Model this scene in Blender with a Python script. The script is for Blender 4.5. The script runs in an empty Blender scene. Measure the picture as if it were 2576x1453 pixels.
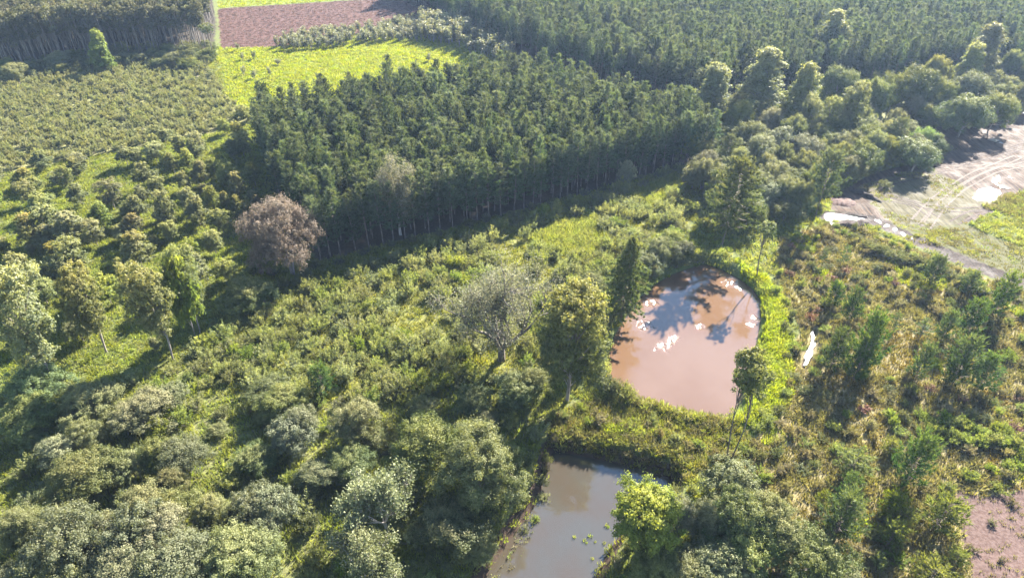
import bpy, math, random
import numpy as np

R = math.radians
scene = bpy.context.scene
C = scene.collection

# ------------------------------------------------------------------ camera
CAM_H, PITCH = 80.0, 35.9
cam_d = bpy.data.cameras.new('camera'); cam = bpy.data.objects.new('camera', cam_d); C.objects.link(cam)
cam.location = (0, 0, CAM_H); cam.rotation_euler = (R(90 - PITCH), 0, 0)
cam_d.sensor_width = 36; cam_d.lens = 24.0; cam_d.clip_end = 6000
scene.camera = cam

# ------------------------------------------------------------------ sky and sun
SUN_AZ, SUN_EL = 35.0, 32.5          # azimuth clockwise from the viewing direction (+Y)
world = bpy.data.worlds.new('World'); scene.world = world; world.use_nodes = True
wn = world.node_tree; wn.nodes.clear()
sky = wn.nodes.new('ShaderNodeTexSky'); sky.sky_type = 'NISHITA'; sky.sun_disc = False
sky.sun_elevation = R(SUN_EL); sky.sun_rotation = R(SUN_AZ); sky.altitude = 800; sky.dust_density = 0.0; sky.air_density = 1.1
bg = wn.nodes.new('ShaderNodeBackground'); bg.inputs['Strength'].default_value = 0.06
wo = wn.nodes.new('ShaderNodeOutputWorld')
wn.links.new(sky.outputs[0], bg.inputs[0]); wn.links.new(bg.outputs[0], wo.inputs[0])
sd = bpy.data.lights.new('sun', 'SUN'); sd.energy = 5.0; sd.angle = R(0.55); sd.color = (1.0, 0.94, 0.84)
sun = bpy.data.objects.new('sun', sd); C.objects.link(sun)
sun.rotation_euler = (R(90 - SUN_EL), 0, R(180 - SUN_AZ)); sun.location = (60, 100, 150)
vs = scene.view_settings; vs.view_transform = 'Standard'; vs.look = 'None'; vs.gamma = 1; vs.use_curve_mapping = False
vs.exposure = 3.0
cy = scene.cycles
cy.max_bounces = 6; cy.diffuse_bounces = 3; cy.glossy_bounces = 2; cy.transmission_bounces = 3; cy.volume_bounces = 0
cy.sample_clamp_indirect = 4; cy.sample_clamp_direct = 0; cy.caustics_reflective = False; cy.caustics_refractive = False
cy.use_denoising = True; cy.denoiser = 'OPENIMAGEDENOISE'; cy.denoising_input_passes = 'RGB_ALBEDO_NORMAL'; cy.denoising_prefilter = 'ACCURATE'

# ------------------------------------------------------------------ picture <-> ground (survey points read off a 2576 px wide print)
F = 1717.0
cp, sp = math.cos(R(PITCH)), math.sin(R(PITCH))
def ray(x, y):
    r = (x - 1288) / F; u = -(y - 726.5) / F
    return np.array([r, cp + u * sp, -sp + u * cp])
def at(x, y, z=0.0):
    d = ray(x, y); t = (z - CAM_H) / d[2]
    return np.array([d[0] * t, d[1] * t, z])
def proj(p):
    v = np.asarray(p, float) - np.array([0, 0, CAM_H])
    zf = v[1] * cp - v[2] * sp; up = v[1] * sp + v[2] * cp
    return 1288 + F * v[0] / zf, 726.5 - F * up / zf
def poly(pts, z=0.0): return np.array([at(x, y, z)[:2] for x, y in pts])
def inside(P, pg):
    x, y = P[:, 0], P[:, 1]; c = np.zeros(len(P), bool); n = len(pg)
    for i in range(n):
        x1, y1 = pg[i]; x2, y2 = pg[i - 1]
        if y1 == y2: continue
        m = ((y1 > y) != (y2 > y)) & (x < (x2 - x1) * (y - y1) / (y2 - y1) + x1)
        c ^= m
    return c
def sdist(P, pg, closed=True):
    d = np.full(len(P), 1e9); n = len(pg)
    for i in range(n if closed else n - 1):
        a = pg[i]; b = pg[(i + 1) % n]; ab = b - a
        t = np.clip(((P - a) @ ab) / max(ab @ ab, 1e-9), 0, 1)
        d = np.minimum(d, np.hypot(*(P - (a + t[:, None] * ab)).T))
    return np.where(inside(P, pg), d, -d) if closed else d
def smooth_poly(pg, it=2):
    for _ in range(it):
        q = np.empty((len(pg) * 2, 2)); nx = np.roll(pg, -1, 0)
        q[0::2] = pg * .75 + nx * .25; q[1::2] = pg * .25 + nx * .75; pg = q
    return pg
def vnoise(x, y, s, seed=0):      # smooth value noise
    rs = np.random.RandomState(seed); T = rs.rand(64, 64)
    u, v = x / s, y / s; iu = np.floor(u).astype(int); iv = np.floor(v).astype(int); fu, fv = u - iu, v - iv
    fu = fu * fu * (3 - 2 * fu); fv = fv * fv * (3 - 2 * fv)
    g = lambda a, b: T[a % 64, b % 64]
    return (g(iu, iv) * (1 - fu) + g(iu + 1, iv) * fu) * (1 - fv) + (g(iu, iv + 1) * (1 - fu) + g(iu + 1, iv + 1) * fu) * fv
def sstep(a, b, x):
    t = np.clip((x - a) / (b - a), 0, 1); return t * t * (3 - 2 * t)

UP_Z, LOW_Z = -0.7, -2.1       # water levels
POND1 = smooth_poly(poly([(1772, 662), (1735, 676), (1690, 690), (1630, 728), (1588, 775), (1545, 845), (1524, 900), (1530, 955), (1560, 988), (1640, 1012),
    (1720, 1037), (1795, 1056), (1840, 1048), (1858, 1010), (1878, 960), (1893, 900), (1908, 840), (1916, 785), (1908, 745), (1880, 715), (1830, 685)], UP_Z))
POND2 = smooth_poly(poly([(1382, 1132), (1440, 1143), (1530, 1160), (1610, 1180), (1700, 1205), (1685, 1235), (1625, 1275), (1570, 1325), (1530, 1385), (1490, 1460), (1470, 1540),
    (1200, 1560), (1215, 1460), (1255, 1400), (1300, 1335), (1352, 1268), (1372, 1200)], LOW_Z))

# ------------------------------------------------------------------ zones of the ground
Z = {}
Z['brown_field'] = poly([(548, 22), (1010, -6), (1190, -20), (1300, 60), (1215, 108), (1000, 70), (700, 118), (556, 122)])
Z['green_field'] = poly([(543, 122), (700, 120), (1000, 78), (1180, 88), (1300, 140), (1300, 250), (660, 335), (575, 240)])
Z['top_field'] = poly([(540, -40), (1150, -60), (990, -8), (548, 21)])
Z['shrub_field'] = poly([(-200, 215), (0, 205), (250, 170), (520, 158), (560, 240), (640, 300), (560, 330), (440, 352), (300, 382), (120, 420), (0, 440), (-200, 470)])
Z['meadow'] = poly([(-250, 470), (0, 440), (300, 382), (560, 330), (640, 310), (690, 420), (700, 560), (560, 770), (440, 900), (150, 985), (-300, 1000)])
Z['pine_front'] = poly([(655, 345), (1180, 262), (1330, 236), (1500, 290), (1760, 372), (1800, 395), (1600, 448), (1250, 545), (800, 655), (705, 520)])
Z['pine_back'] = poly([(1010, 0), (1245, 118), (1375, 170), (1560, 235), (1780, 300), (1850, 240), (2200, 230), (2600, 240), (2800, 150), (2800, -60), (1010, -70)])
Z['gum_back'] = poly([(-250, 200), (0, 182), (200, 160), (400, 140), (535, 128), (545, 60), (520, -70), (-250, -70)])
Z['mud'] = poly([(2085, 520), (2110, 480), (2200, 432), (2340, 405), (2260, 320), (2400, 320), (2520, 300), (2700, 220), (2900, 420), (2640, 480), (2520, 520), (2440, 560), (2330, 570), (2230, 560), (2140, 575)])
Z['straw'] = poly([(2150, 470), (2330, 420), (2500, 500), (2420, 560), (2600, 640), (2700, 760), (2560, 705), (2400, 640), (2240, 560)])
Z['wet'] = poly([(1960, 600), (2090, 560), (2180, 580), (2330, 640), (2560, 730), (2900, 900), (2900, 1600), (1850, 1600), (1800, 1250), (1900, 1100), (1990, 950), (2010, 820), (1950, 720)])
Z['pink'] = poly([(2400, 1230), (2480, 1250), (2640, 1220), (2900, 1400), (2900, 1560), (2460, 1500), (2430, 1400)])
Z['bank'] = poly([(1840, 640), (1895, 690), (1935, 690), (1960, 740), (1990, 860), (2000, 970), (1960, 1060), (1880, 1100), (1845, 1060), (1880, 980), (1918, 800), (1905, 740), (1860, 690)])
Z['belt'] = poly([(460, 905), (560, 840), (760, 745), (870, 690), (1000, 650), (1150, 598), (1300, 562), (1500, 495), (1700, 430), (1770, 460), (1735, 560), (1640, 640),
    (1560, 690), (1440, 800), (1380, 960), (1150, 960), (1000, 1010), (850, 1010), (600, 1000)])
Z['wood_low'] = poly([(-250, 1000), (150, 985), (460, 905), (600, 1000), (850, 1010), (1000, 1010), (1150, 960), (1380, 960), (1420, 1080), (1360, 1130), (1340, 1260), (1200, 1420), (1180, 1600), (-250, 1600)])
Z['wood_right'] = poly([(1740, 400), (1800, 330), (1840, 280), (1960, 300), (2200, 310), (2350, 395), (2200, 430), (2110, 480), (2080, 520), (1960, 560), (1840, 590), (1760, 560)])
Z['wood_far'] = poly([(2180, 240), (2300, 215), (2600, 190), (2620, 290), (2400, 318), (2260, 318), (2200, 310)])

GPOINTS = [(P_, UP_Z, POND1) for P_ in (0,)]
STREAM = np.array([at(2048, 828)[:2], at(2046, 860)[:2], at(2036, 890)[:2], at(2026, 915)[:2]])
TRACK = np.array([at(x, y)[:2] for x, y in [(2085, 545), (2140, 548), (2200, 556), (2240, 575), (2310, 610), (2400, 648), (2480, 680), (2560, 710), (2700, 765), (2900, 850)]])
def gh(P):
    P = np.atleast_2d(np.asarray(P, float))[:, :2]; x, y = P[:, 0], P[:, 1]
    h = (vnoise(x, y, 9, 1) - .5) * .5 + (vnoise(x, y, 3.1, 2) - .5) * .18
    near = (np.abs(x) < 120) & (y < 190) & (y > 20)
    if near.any():
        Q = P[near]; hh = h[near]
        d1 = sdist(Q, POND1); d2 = sdist(Q, POND2)
        rim = np.exp(-((d1 + 2.2) / 1.5) ** 2) * .75
        hh = hh + rim
        hh = hh * (1 - sstep(-1.6, .3, d1)) + (-1.6) * sstep(-1.2, 1.5, d1)
        hh = hh * (1 - sstep(-3.0, .3, d2)) + (-3.1) * sstep(-2.6, 1.5, d2)
        ds = sdist(Q, STREAM, False); hh = hh - .9 * np.exp(-(ds / 1.0) ** 2)
        dt = sdist(Q, TRACK, False); k = sstep(3.0, 1.8, dt)
        rut = -.16 * np.exp(-((dt - .85) / .28) ** 2) + .28 * np.exp(-((dt - 2.4) / .45) ** 2)
        hh = hh * (1 - k * .8) + rut
        h[near] = hh
    return h
def g1(x, y): return float(gh([[x, y]])[0])

# ------------------------------------------------------------------ mesh helpers
def nrm(v): return v / np.maximum(np.linalg.norm(v, axis=-1, keepdims=True), 1e-9)
class MB:
    def __init__(s): s.v = []; s.q = []; s.t = []; s.mq = []; s.mt = []; s.n = 0
    def quads(s, V, mat=0):
        V = np.asarray(V, np.float32).reshape(-1, 4, 3); k = len(V)
        s.v.append(V.reshape(-1, 3)); s.q.append(np.arange(k * 4).reshape(k, 4) + s.n); s.mq.append(np.full(k, mat)); s.n += k * 4
    def tris(s, V, mat=0):
        V = np.asarray(V, np.float32).reshape(-1, 3, 3); k = len(V)
        s.v.append(V.reshape(-1, 3)); s.t.append(np.arange(k * 3).reshape(k, 3) + s.n); s.mt.append(np.full(k, mat)); s.n += k * 3
    def indexed(s, V, Q, mat=0):
        s.v.append(np.asarray(V, np.float32)); s.q.append(np.asarray(Q) + s.n); s.mq.append(np.full(len(Q), mat)); s.n += len(V)
    def tube(s, path, rad, sides=5, mat=0):
        path = np.asarray(path, float); n = len(path); rad = np.broadcast_to(rad, n)
        d = np.gradient(path, axis=0); d = nrm(d)
        ref = np.where(np.abs(d[:, 2:3]) > .9, np.array([[1., 0, 0]]), np.array([[0, 0, 1.]]))
        a = nrm(np.cross(d, ref)); b = np.cross(d, a)
        th = np.arange(sides) / sides * 2 * math.pi
        V = path[:, None] + rad[:, None, None] * (a[:, None] * np.cos(th)[None, :, None] + b[:, None] * np.sin(th)[None, :, None])
        i = np.arange(n - 1)[:, None] * sides; j = np.arange(sides)[None]; j2 = (j + 1) % sides
        Q = np.stack([i + j, i + j2, i + sides + j2, i + sides + j], -1).reshape(-1, 4)
        s.indexed(V.reshape(-1, 3), Q, mat)
    def mesh(s, name, mats, smooth=False):
        me = bpy.data.meshes.new(name)
        V = np.concatenate(s.v) if s.v else np.zeros((0, 3), np.float32)
        q = np.concatenate(s.q) if s.q else np.zeros((0, 4), int); t = np.concatenate(s.t) if s.t else np.zeros((0, 3), int)
        me.vertices.add(len(V)); me.vertices.foreach_set('co', V.astype(np.float32).ravel())
        nl = q.size + t.size; me.loops.add(nl); me.loops.foreach_set('vertex_index', np.concatenate([q.ravel(), t.ravel()]).astype(np.int32))
        me.polygons.add(len(q) + len(t))
        st = np.concatenate([np.arange(len(q)) * 4, q.size + np.arange(len(t)) * 3]).astype(np.int32)
        me.polygons.foreach_set('loop_start', st)
        mi = np.concatenate([np.concatenate(s.mq) if s.mq else np.zeros(0), np.concatenate(s.mt) if s.mt else np.zeros(0)]).astype(np.int32)
        me.polygons.foreach_set('material_index', mi)
        if smooth: me.polygons.foreach_set('use_smooth', np.ones(len(mi), bool))
        for m in mats: me.materials.append(m)
        me.update(calc_edges=True); me.validate(); return me

def leaves(c, n, rs, a, b, flat=0.0):
    """diamond leaf faces at c with normals n, half length a, half width b"""
    k = len(c); t = nrm(np.cross(n, rs.normal(size=(k, 3)))); u = np.cross(n, t)
    a = (a * rs.uniform(.7, 1.35, k))[:, None]; b = (b * rs.uniform(.7, 1.35, k))[:, None]
    m = c + (n * .18 * a)
    return np.stack([c - t * a, m - u * b, c + t * a, m + u * b], 1)
def blades(c, d, rs, L, w):
    """thin pointed faces from c along d"""
    k = len(c); s = nrm(np.cross(d, rs.normal(size=(k, 3)))); L = (L * rs.uniform(.7, 1.3, k))[:, None]
    return np.stack([c - s * w * .5, c + s * w * .5, c + d * L], 1)
def unit(rs, k): return nrm(rs.normal(size=(k, 3)))

# ------------------------------------------------------------------ materials
def newmat(name):
    m = bpy.data.materials.new(name); m.use_nodes = True; nt = m.node_tree; nt.nodes.clear(); return m, nt
def N(nt, t, **kw):
    n = nt.nodes.new(t)
    for k, v in kw.items():
        if k in n.inputs.keys() if hasattr(n.inputs, 'keys') else False: n.inputs[k].default_value = v
        else: setattr(n, k, v)
    return n
def mixc(nt, a, b, f, mode='MIX'):
    m = nt.nodes.new('ShaderNodeMix'); m.data_type = 'RGBA'; m.blend_type = mode
    for s, v in ((0, f), (6, a), (7, b)):
        if hasattr(v, 'is_linked') or hasattr(v, 'links'): nt.links.new(v, m.inputs[s])
        else: m.inputs[s].default_value = v if s == 0 else (*v, 1)
    return m.outputs[2]
def mth(nt, op, a, b=0.0, c=None, clamp=False):
    m = nt.nodes.new('ShaderNodeMath'); m.operation = op; m.use_clamp = clamp
    for i, v in enumerate((a, b, c)):
        if v is None: continue
        if hasattr(v, 'links'): nt.links.new(v, m.inputs[i])
        else: m.inputs[i].default_value = v
    return m.outputs[0]
def ramp(nt, fac, p0, p1):
    m = nt.nodes.new('ShaderNodeMapRange'); m.interpolation_type = 'SMOOTHSTEP'
    nt.links.new(fac, m.inputs[0]); m.inputs[1].default_value = p0; m.inputs[2].default_value = p1; return m.outputs[0]
def noise(nt, scale, detail=3, vec=None, rough=.55, out=0):
    n = nt.nodes.new('ShaderNodeTexNoise'); n.inputs['Scale'].default_value = scale; n.inputs['Detail'].default_value = detail; n.inputs['Roughness'].default_value = rough
    if vec is not None: nt.links.new(vec, n.inputs['Vector'])
    return n.outputs[out]

def leafmat(name, c1, c2, tip=None, tip0=.6, trans=.35, spec=.3, rough=.5, var=.25, tcol=(1.25, 1.2, .55)):
    """foliage: two leaf tones by leaf, a tone by plant, young growth towards the top"""
    m, nt = newmat(name)
    geo = nt.nodes.new('ShaderNodeNewGeometry'); oi = nt.nodes.new('ShaderNodeObjectInfo')
    col = mixc(nt, c1, c2, geo.outputs['Random Per Island'])
    if tip is not None:
        tc = nt.nodes.new('ShaderNodeTexCoord'); sx = nt.nodes.new('ShaderNodeSeparateXYZ'); nt.links.new(tc.outputs['Generated'], sx.inputs[0])
        f = ramp(nt, sx.outputs[2], tip0, 1.0); f = mth(nt, 'MULTIPLY', f, mth(nt, 'ADD', .35, geo.outputs['Random Per Island']), clamp=True)
        col = mixc(nt, col, tip, f)
    tcc = nt.nodes.new('ShaderNodeTexCoord'); nn = noise(nt, .8, 2, tcc.outputs['Object'])
    col = mixc(nt, col, mixc(nt, col, (.70, .74, .70), 1.0, 'MULTIPLY'), ramp(nt, nn, .58, .38))
    hv = nt.nodes.new('ShaderNodeHueSaturation'); nt.links.new(col, hv.inputs['Color'])
    hv.inputs['Hue'].default_value = .5
    nt.links.new(mth(nt, 'ADD', .5 - .018, mth(nt, 'MULTIPLY', oi.outputs['Random'], .036)), hv.inputs['Hue'])
    r2 = mth(nt, 'FRACT', mth(nt, 'MULTIPLY', oi.outputs['Random'], 7.31))
    nt.links.new(mth(nt, 'ADD', 1 - var, mth(nt, 'MULTIPLY', r2, 2 * var)), hv.inputs['Value'])
    r3 = mth(nt, 'FRACT', mth(nt, 'MULTIPLY', oi.outputs['Random'], 23.7))
    nt.links.new(mth(nt, 'ADD', .8, mth(nt, 'MULTIPLY', r3, .35)), hv.inputs['Saturation'])
    col = hv.outputs[0]
    pb = nt.nodes.new('ShaderNodeBsdfPrincipled'); nt.links.new(col, pb.inputs['Base Color'])
    pb.inputs['Roughness'].default_value = rough + .08; pb.inputs['Specular IOR Level'].default_value = spec * .45
    tr = nt.nodes.new('ShaderNodeBsdfTranslucent'); nt.links.new(mixc(nt, col, tcol, 1.0, 'MULTIPLY'), tr.inputs[0])
    mx = nt.nodes.new('ShaderNodeMixShader'); mx.inputs[0].default_value = min(.55, trans * 1.2)
    nt.links.new(pb.outputs[0], mx.inputs[1]); nt.links.new(tr.outputs[0], mx.inputs[2])
    o = nt.nodes.new('ShaderNodeOutputMaterial'); nt.links.new(mx.outputs[0], o.inputs[0]); return m
def barkmat(name, c1, c2, sc=3.0):
    m, nt = newmat(name)
    tc = nt.nodes.new('ShaderNodeTexCoord'); mp = nt.nodes.new('ShaderNodeMapping'); mp.inputs['Scale'].default_value = (1, 1, .25); nt.links.new(tc.outputs['Object'], mp.inputs[0])
    f = noise(nt, sc, 4, mp.outputs[0]); col = mixc(nt, c1, c2, ramp(nt, f, .35, .65))
    pb = nt.nodes.new('ShaderNodeBsdfPrincipled'); nt.links.new(col, pb.inputs['Base Color']); pb.inputs['Roughness'].default_value = .8
    bp = nt.nodes.new('ShaderNodeBump'); bp.inputs['Distance'].default_value = .03; bp.inputs['Strength'].default_value = .6; nt.links.new(f, bp.inputs['Height']); nt.links.new(bp.outputs[0], pb.inputs['Normal'])
    o = nt.nodes.new('ShaderNodeOutputMaterial'); nt.links.new(pb.outputs[0], o.inputs[0]); return m

M = {}
M['bark_pine'] = barkmat('pine_bark', (.085, .065, .052), (.20, .155, .13))
M['bark_gum'] = barkmat('gum_bark', (.12, .10, .085), (.24, .21, .18), 2.0)
M['bark_row'] = barkmat('plantation_bark', (.09, .075, .06), (.19, .165, .14), 2.0)
M['bark_grey'] = barkmat('grey_bark', (.13, .105, .085), (.26, .22, .19))
M['bark_pale'] = barkmat('pale_twig', (.30, .26, .23), (.46, .41, .37))
M['bark_dark'] = barkmat('dark_bark', (.06, .048, .04), (.13, .105, .085))
M['pine'] = leafmat('pine_needles', (0.038, 0.071, 0.040), (0.096, 0.128, 0.067), (0.140, 0.158, 0.076), .5, .28, .3, .5, .32)
M['pine_old'] = leafmat('old_pine_needles', (0.072, 0.098, 0.047), (0.124, 0.146, 0.065), (0.156, 0.156, 0.072), .5, .28, .25, .5, .15)
M['pine_young'] = leafmat('young_pine_needles', (.030, .066, .022), (.068, .108, .034), (.125, .160, .042), .45, .32, .25, .5, .18)
M['pine_lime'] = leafmat('lime_pine_needles', (0.093, 0.128, 0.027), (0.145, 0.166, 0.034), (0.178, 0.191, 0.038), .3, .4, .25, .5, .15)
M['gum'] = leafmat('gum_leaves', (0.127, 0.145, 0.067), (0.222, 0.231, 0.112), (0.290, 0.278, 0.118), .55, .38, .25, .45, .18)
M['gum_dark'] = leafmat('plantation_gum_leaves', (0.073, 0.075, 0.044), (0.140, 0.135, 0.075), (0.169, 0.157, 0.079), .6, .3, .25, .45, .2)
M['gum_gold'] = leafmat('golden_gum_leaves', (.115, .128, .056), (.185, .188, .080), (.285, .235, .085), .5, .4, .22, .45, .15)
M['gum_lime'] = leafmat('lime_gum_leaves', (0.141, 0.176, 0.055), (0.227, 0.252, 0.076), (0.300, 0.297, 0.084), .5, .42, .22, .45, .15)
M['leaf'] = leafmat('broad_leaves', (0.105, 0.130, 0.047), (0.200, 0.214, 0.081), (0.248, 0.239, 0.089), .6, .35, .28, .45, .2)
M['leaf_dark'] = leafmat('dark_leaves', (0.068, 0.099, 0.040), (0.152, 0.174, 0.066), (0.220, 0.214, 0.079), .6, .3, .28, .45, .2)
M['leaf_grey'] = leafmat('grey_green_leaves', (0.129, 0.135, 0.060), (0.216, 0.212, 0.101), (0.257, 0.239, 0.114), .5, .3, .25, .5, .15, (1.15, 1.15, .7))
M['leaf_silver'] = leafmat('silver_leaves', (0.125, 0.140, 0.072), (0.207, 0.213, 0.119), (0.244, 0.242, 0.132), .5, .3, .25, .45, .12, (1.1, 1.1, .75))
M['leaf_olive'] = leafmat('olive_leaves', (.105, .120, .058), (.185, .188, .098), (.215, .212, .11), .5, .35, .25, .45, .15)
M['leaf_lime'] = leafmat('lime_leaves', (0.107, 0.138, 0.032), (0.168, 0.191, 0.046), (0.199, 0.214, 0.054), .4, .42, .25, .5, .12)
M['leaf_mint'] = leafmat('mint_leaves', (.115, .165, .075), (.175, .225, .10), (.205, .25, .11), .4, .4, .25, .5, .12)
M['leaf_gold'] = leafmat('golden_leaves', (.090, .115, .040), (.150, .170, .052), (.265, .250, .058), .42, .38, .25, .5, .1)
M['leaf_brown'] = leafmat('brown_leaves', (0.139, 0.096, 0.067), (0.230, 0.165, 0.119), (0.260, 0.189, 0.135), .5, .3, .2, .5, .1, (1.1, 1.0, .85))
M['leaf_drab'] = leafmat('drab_leaves', (0.141, 0.137, 0.079), (0.231, 0.227, 0.136), (0.260, 0.251, 0.151), .5, .3, .2, .5, .1, (1.1, 1.05, .75))
M['shrub'] = leafmat('shrub_leaves', (0.142, 0.160, 0.070), (0.244, 0.254, 0.118), (0.278, 0.286, 0.130), .45, .4, .2, .5, .2)
M['shrub_bright'] = leafmat('bright_shrub_leaves', (0.131, 0.169, 0.048), (0.217, 0.251, 0.070), (0.262, 0.285, 0.074), .45, .42, .2, .5, .15)
M['shrub_field'] = leafmat('sapling_leaves', (.145, .152, .076), (.238, .238, .125), (.275, .265, .135), .45, .38, .22, .5, .2)
M['shrub_dry'] = leafmat('dry_shrub_leaves', (0.138, 0.116, 0.068), (0.220, 0.193, 0.108), (0.259, 0.226, 0.127), .45, .34, .2, .55, .22)
M['shrub_dark'] = leafmat('dark_shrub_leaves', (0.087, 0.102, 0.048), (0.167, 0.172, 0.081), (0.204, 0.198, 0.095), .5, .32, .25, .45, .2)
M['shrub_rust'] = leafmat('rusty_shrub_leaves', (.13, .062, .042), (.21, .11, .075), (.24, .14, .09), .45, .3, .2, .55, .2, (1.1, 1.0, .8))
M['plume'] = leafmat('broad_plume_leaves', (.12, .125, .070), (.22, .22, .135), (.26, .25, .15), .5, .3, .35, .4, .2)
M['grass_bright'] = leafmat('bright_grass', (0.165, 0.200, 0.024), (0.266, 0.286, 0.042), (0.298, 0.301, 0.048), .3, .45, .15, .6, .2)
M['grass_bank'] = leafmat('bank_grass', (.185, .235, .026), (.285, .325, .042), (.31, .335, .046), .3, .45, .15, .6, .15)
M['grass'] = leafmat('meadow_grass', (0.143, 0.174, 0.041), (0.239, 0.262, 0.068), (0.285, 0.291, 0.083), .3, .42, .15, .6, .25)
M['grass_mid'] = leafmat('belt_grass', (0.144, 0.162, 0.041), (0.240, 0.246, 0.062), (0.300, 0.270, 0.070), .3, .4, .15, .6, .3)
M['grass_wet'] = leafmat('wetland_grass', (0.127, 0.111, 0.052), (0.207, 0.184, 0.083), (0.236, 0.207, 0.094), .3, .36, .15, .6, .35)
M['grass_gold'] = leafmat('golden_grass', (0.138, 0.105, 0.031), (0.196, 0.156, 0.047), (0.217, 0.177, 0.054), .3, .36, .15, .6, .2)
M['stubble'] = leafmat('dry_stalks', (0.114, 0.065, 0.057), (0.190, 0.125, 0.110), (0.205, 0.148, 0.122), .3, .25, .15, .6, .3, (1, 1, .9))
# ------------------------------------------------------------------ plant builders: each returns {part name: mesh}
def bend(p0, p1, rs, n=5, k=.12, sag=0.0):
    t = np.linspace(0, 1, n)[:, None]; L = np.linalg.norm(p1 - p0)
    o = rs.normal(size=3) * L * k
    p = p0 + (p1 - p0) * t + o * np.sin(t * math.pi) * .7
    p[:, 2] += sag * L * np.sin(t[:, 0] * math.pi)
    return p
def lobe_leaves(rs, c, r, k, jit=.5, sub=15, up=.3):
    """k leaf centres and normals clustered over the blob at c with radii r"""
    s = unit(rs, sub); s[:, 2] = s[:, 2] * .8 + up; s = nrm(s)
    i = rs.randint(0, sub, k); off = rs.normal(size=(k, 3)) * rs.uniform(.09, .22, sub)[i][:, None]
    d = s[i] * (rs.uniform(.72, 1.10, sub)[i] + np.abs(rs.normal(size=k)) * .13)[:, None] + off
    p = c + d * r
    n = nrm(nrm(d) * .55 + nrm(off) * .55 + rs.normal(size=(k, 3)) * jit + np.array([0, 0, .25]))
    return p, n
def crown_tree(seed, H, W, base, mat, bark, leaf=(.20, .11), dens=2.0, nl=18, prof='round', lobe=.36, tr=.03, jit=.55, lean=0.0, gap=0.0, multi=1):
    """broadleaved tree: tapered trunk, limbs to every leaf mass, crown of leaf faces"""
    rs = np.random.RandomState(seed); tb, cb = MB(), MB()
    zc0, zc1 = H * base, H; hc = zc1 - zc0
    C_ = []
    for i in range(nl):
        t = (i + .5) / nl; g = i * 2.39996 + rs.uniform(-.4, .4)
        if prof == 'round':
            ph = math.acos(1 - 1.62 * t); rr = math.sin(ph) * .66 * rs.uniform(.68, 1.28); zz = zc0 + hc * (.46 + (.36 + rs.uniform(-.1, .06)) * math.cos(ph))
        elif prof == 'cone':
            zz = zc0 + hc * (.12 + .80 * (1 - t)); w = min(1, 1.15 * t ** .95 + .05); rr = .62 * w * rs.uniform(.55, 1.1)
        elif prof == 'flat':
            rr = .74 * math.sqrt(t); zz = zc0 + hc * (.72 - .42 * t * t + rs.uniform(-.1, .1))
        else:   # oval
            zz = zc0 + hc * (.10 + .80 * (1 - t)); rr = .58 * math.sin(math.pi * min(1, max(.12, .12 + .80 * t))) ** .7 * rs.uniform(.6, 1.1)
        C_.append((rr * W / 2 * math.cos(g), rr * W / 2 * math.sin(g), zz))
    if prof == 'round': C_.append((0, 0, zc0 + hc * .72))
    C_ = np.array(C_)
    keep = rs.rand(len(C_)) > gap; keep[0] = True; C_ = C_[keep]
    C_[:, :2] += rs.normal(size=(len(C_), 2)) * W * .03
    C_[:, 0] += lean * C_[:, 2]
    top = np.array([lean * H * .8, 0, H * (.82 if prof in ('cone', 'oval') else .62)])
    stems = []; extra = []
    for m in range(multi):
        a = rs.uniform(0, 6.28); b0 = np.array([math.cos(a), math.sin(a), 0]) * (.018 * H if multi > 1 else 0)
        tp = top + (np.array([math.cos(a), math.sin(a), 0]) * W * .16 if multi > 1 else 0)
        st = bend(b0, tp, rs, 7, .03); st[0, 2] = -.4; stems.append(st)
        if m: extra.append(MB())
        (extra[-1] if m else tb).tube(st, np.linspace(tr * H, tr * H * .3, 7), 6)
    for c in C_:
        st = stems[rs.randint(multi)]; zt = min(c[2] * .62, top[2] * .93); j = np.argmin(np.abs(st[:, 2] - zt)); p0 = st[j]
        tb.tube(bend(p0, c, rs, 4, .08, .05), np.linspace(tr * H * .42, tr * H * .10, 4), 4)
    fx = .5 * W * lobe
    for c in C_:
        s = rs.uniform(.5, 1.4)
        if prof == 'cone': s *= .62 + .55 * (zc1 - c[2]) / hc
        if prof == 'oval': s *= .8
        r = np.array([fx * s, fx * s, min(fx * s * .85, hc * .3)])
        area = 4 * math.pi * ((r[0] * r[0] + 2 * r[0] * r[2]) / 3)
        k = int(dens * area / (2 * leaf[0] * leaf[1]))
        p, n = lobe_leaves(rs, c, r, k, jit)
        cb.quads(leaves(p, n, rs, leaf[0], leaf[1]))
    out = {'trunk': tb.mesh('trunk', [M[bark]], True), 'crown': cb.mesh('crown', [M[mat]])}
    for i, e in enumerate(extra): out['trunk#%d' % (i + 1)] = e.mesh('trunk', [M[bark]], True)
    return out
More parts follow.
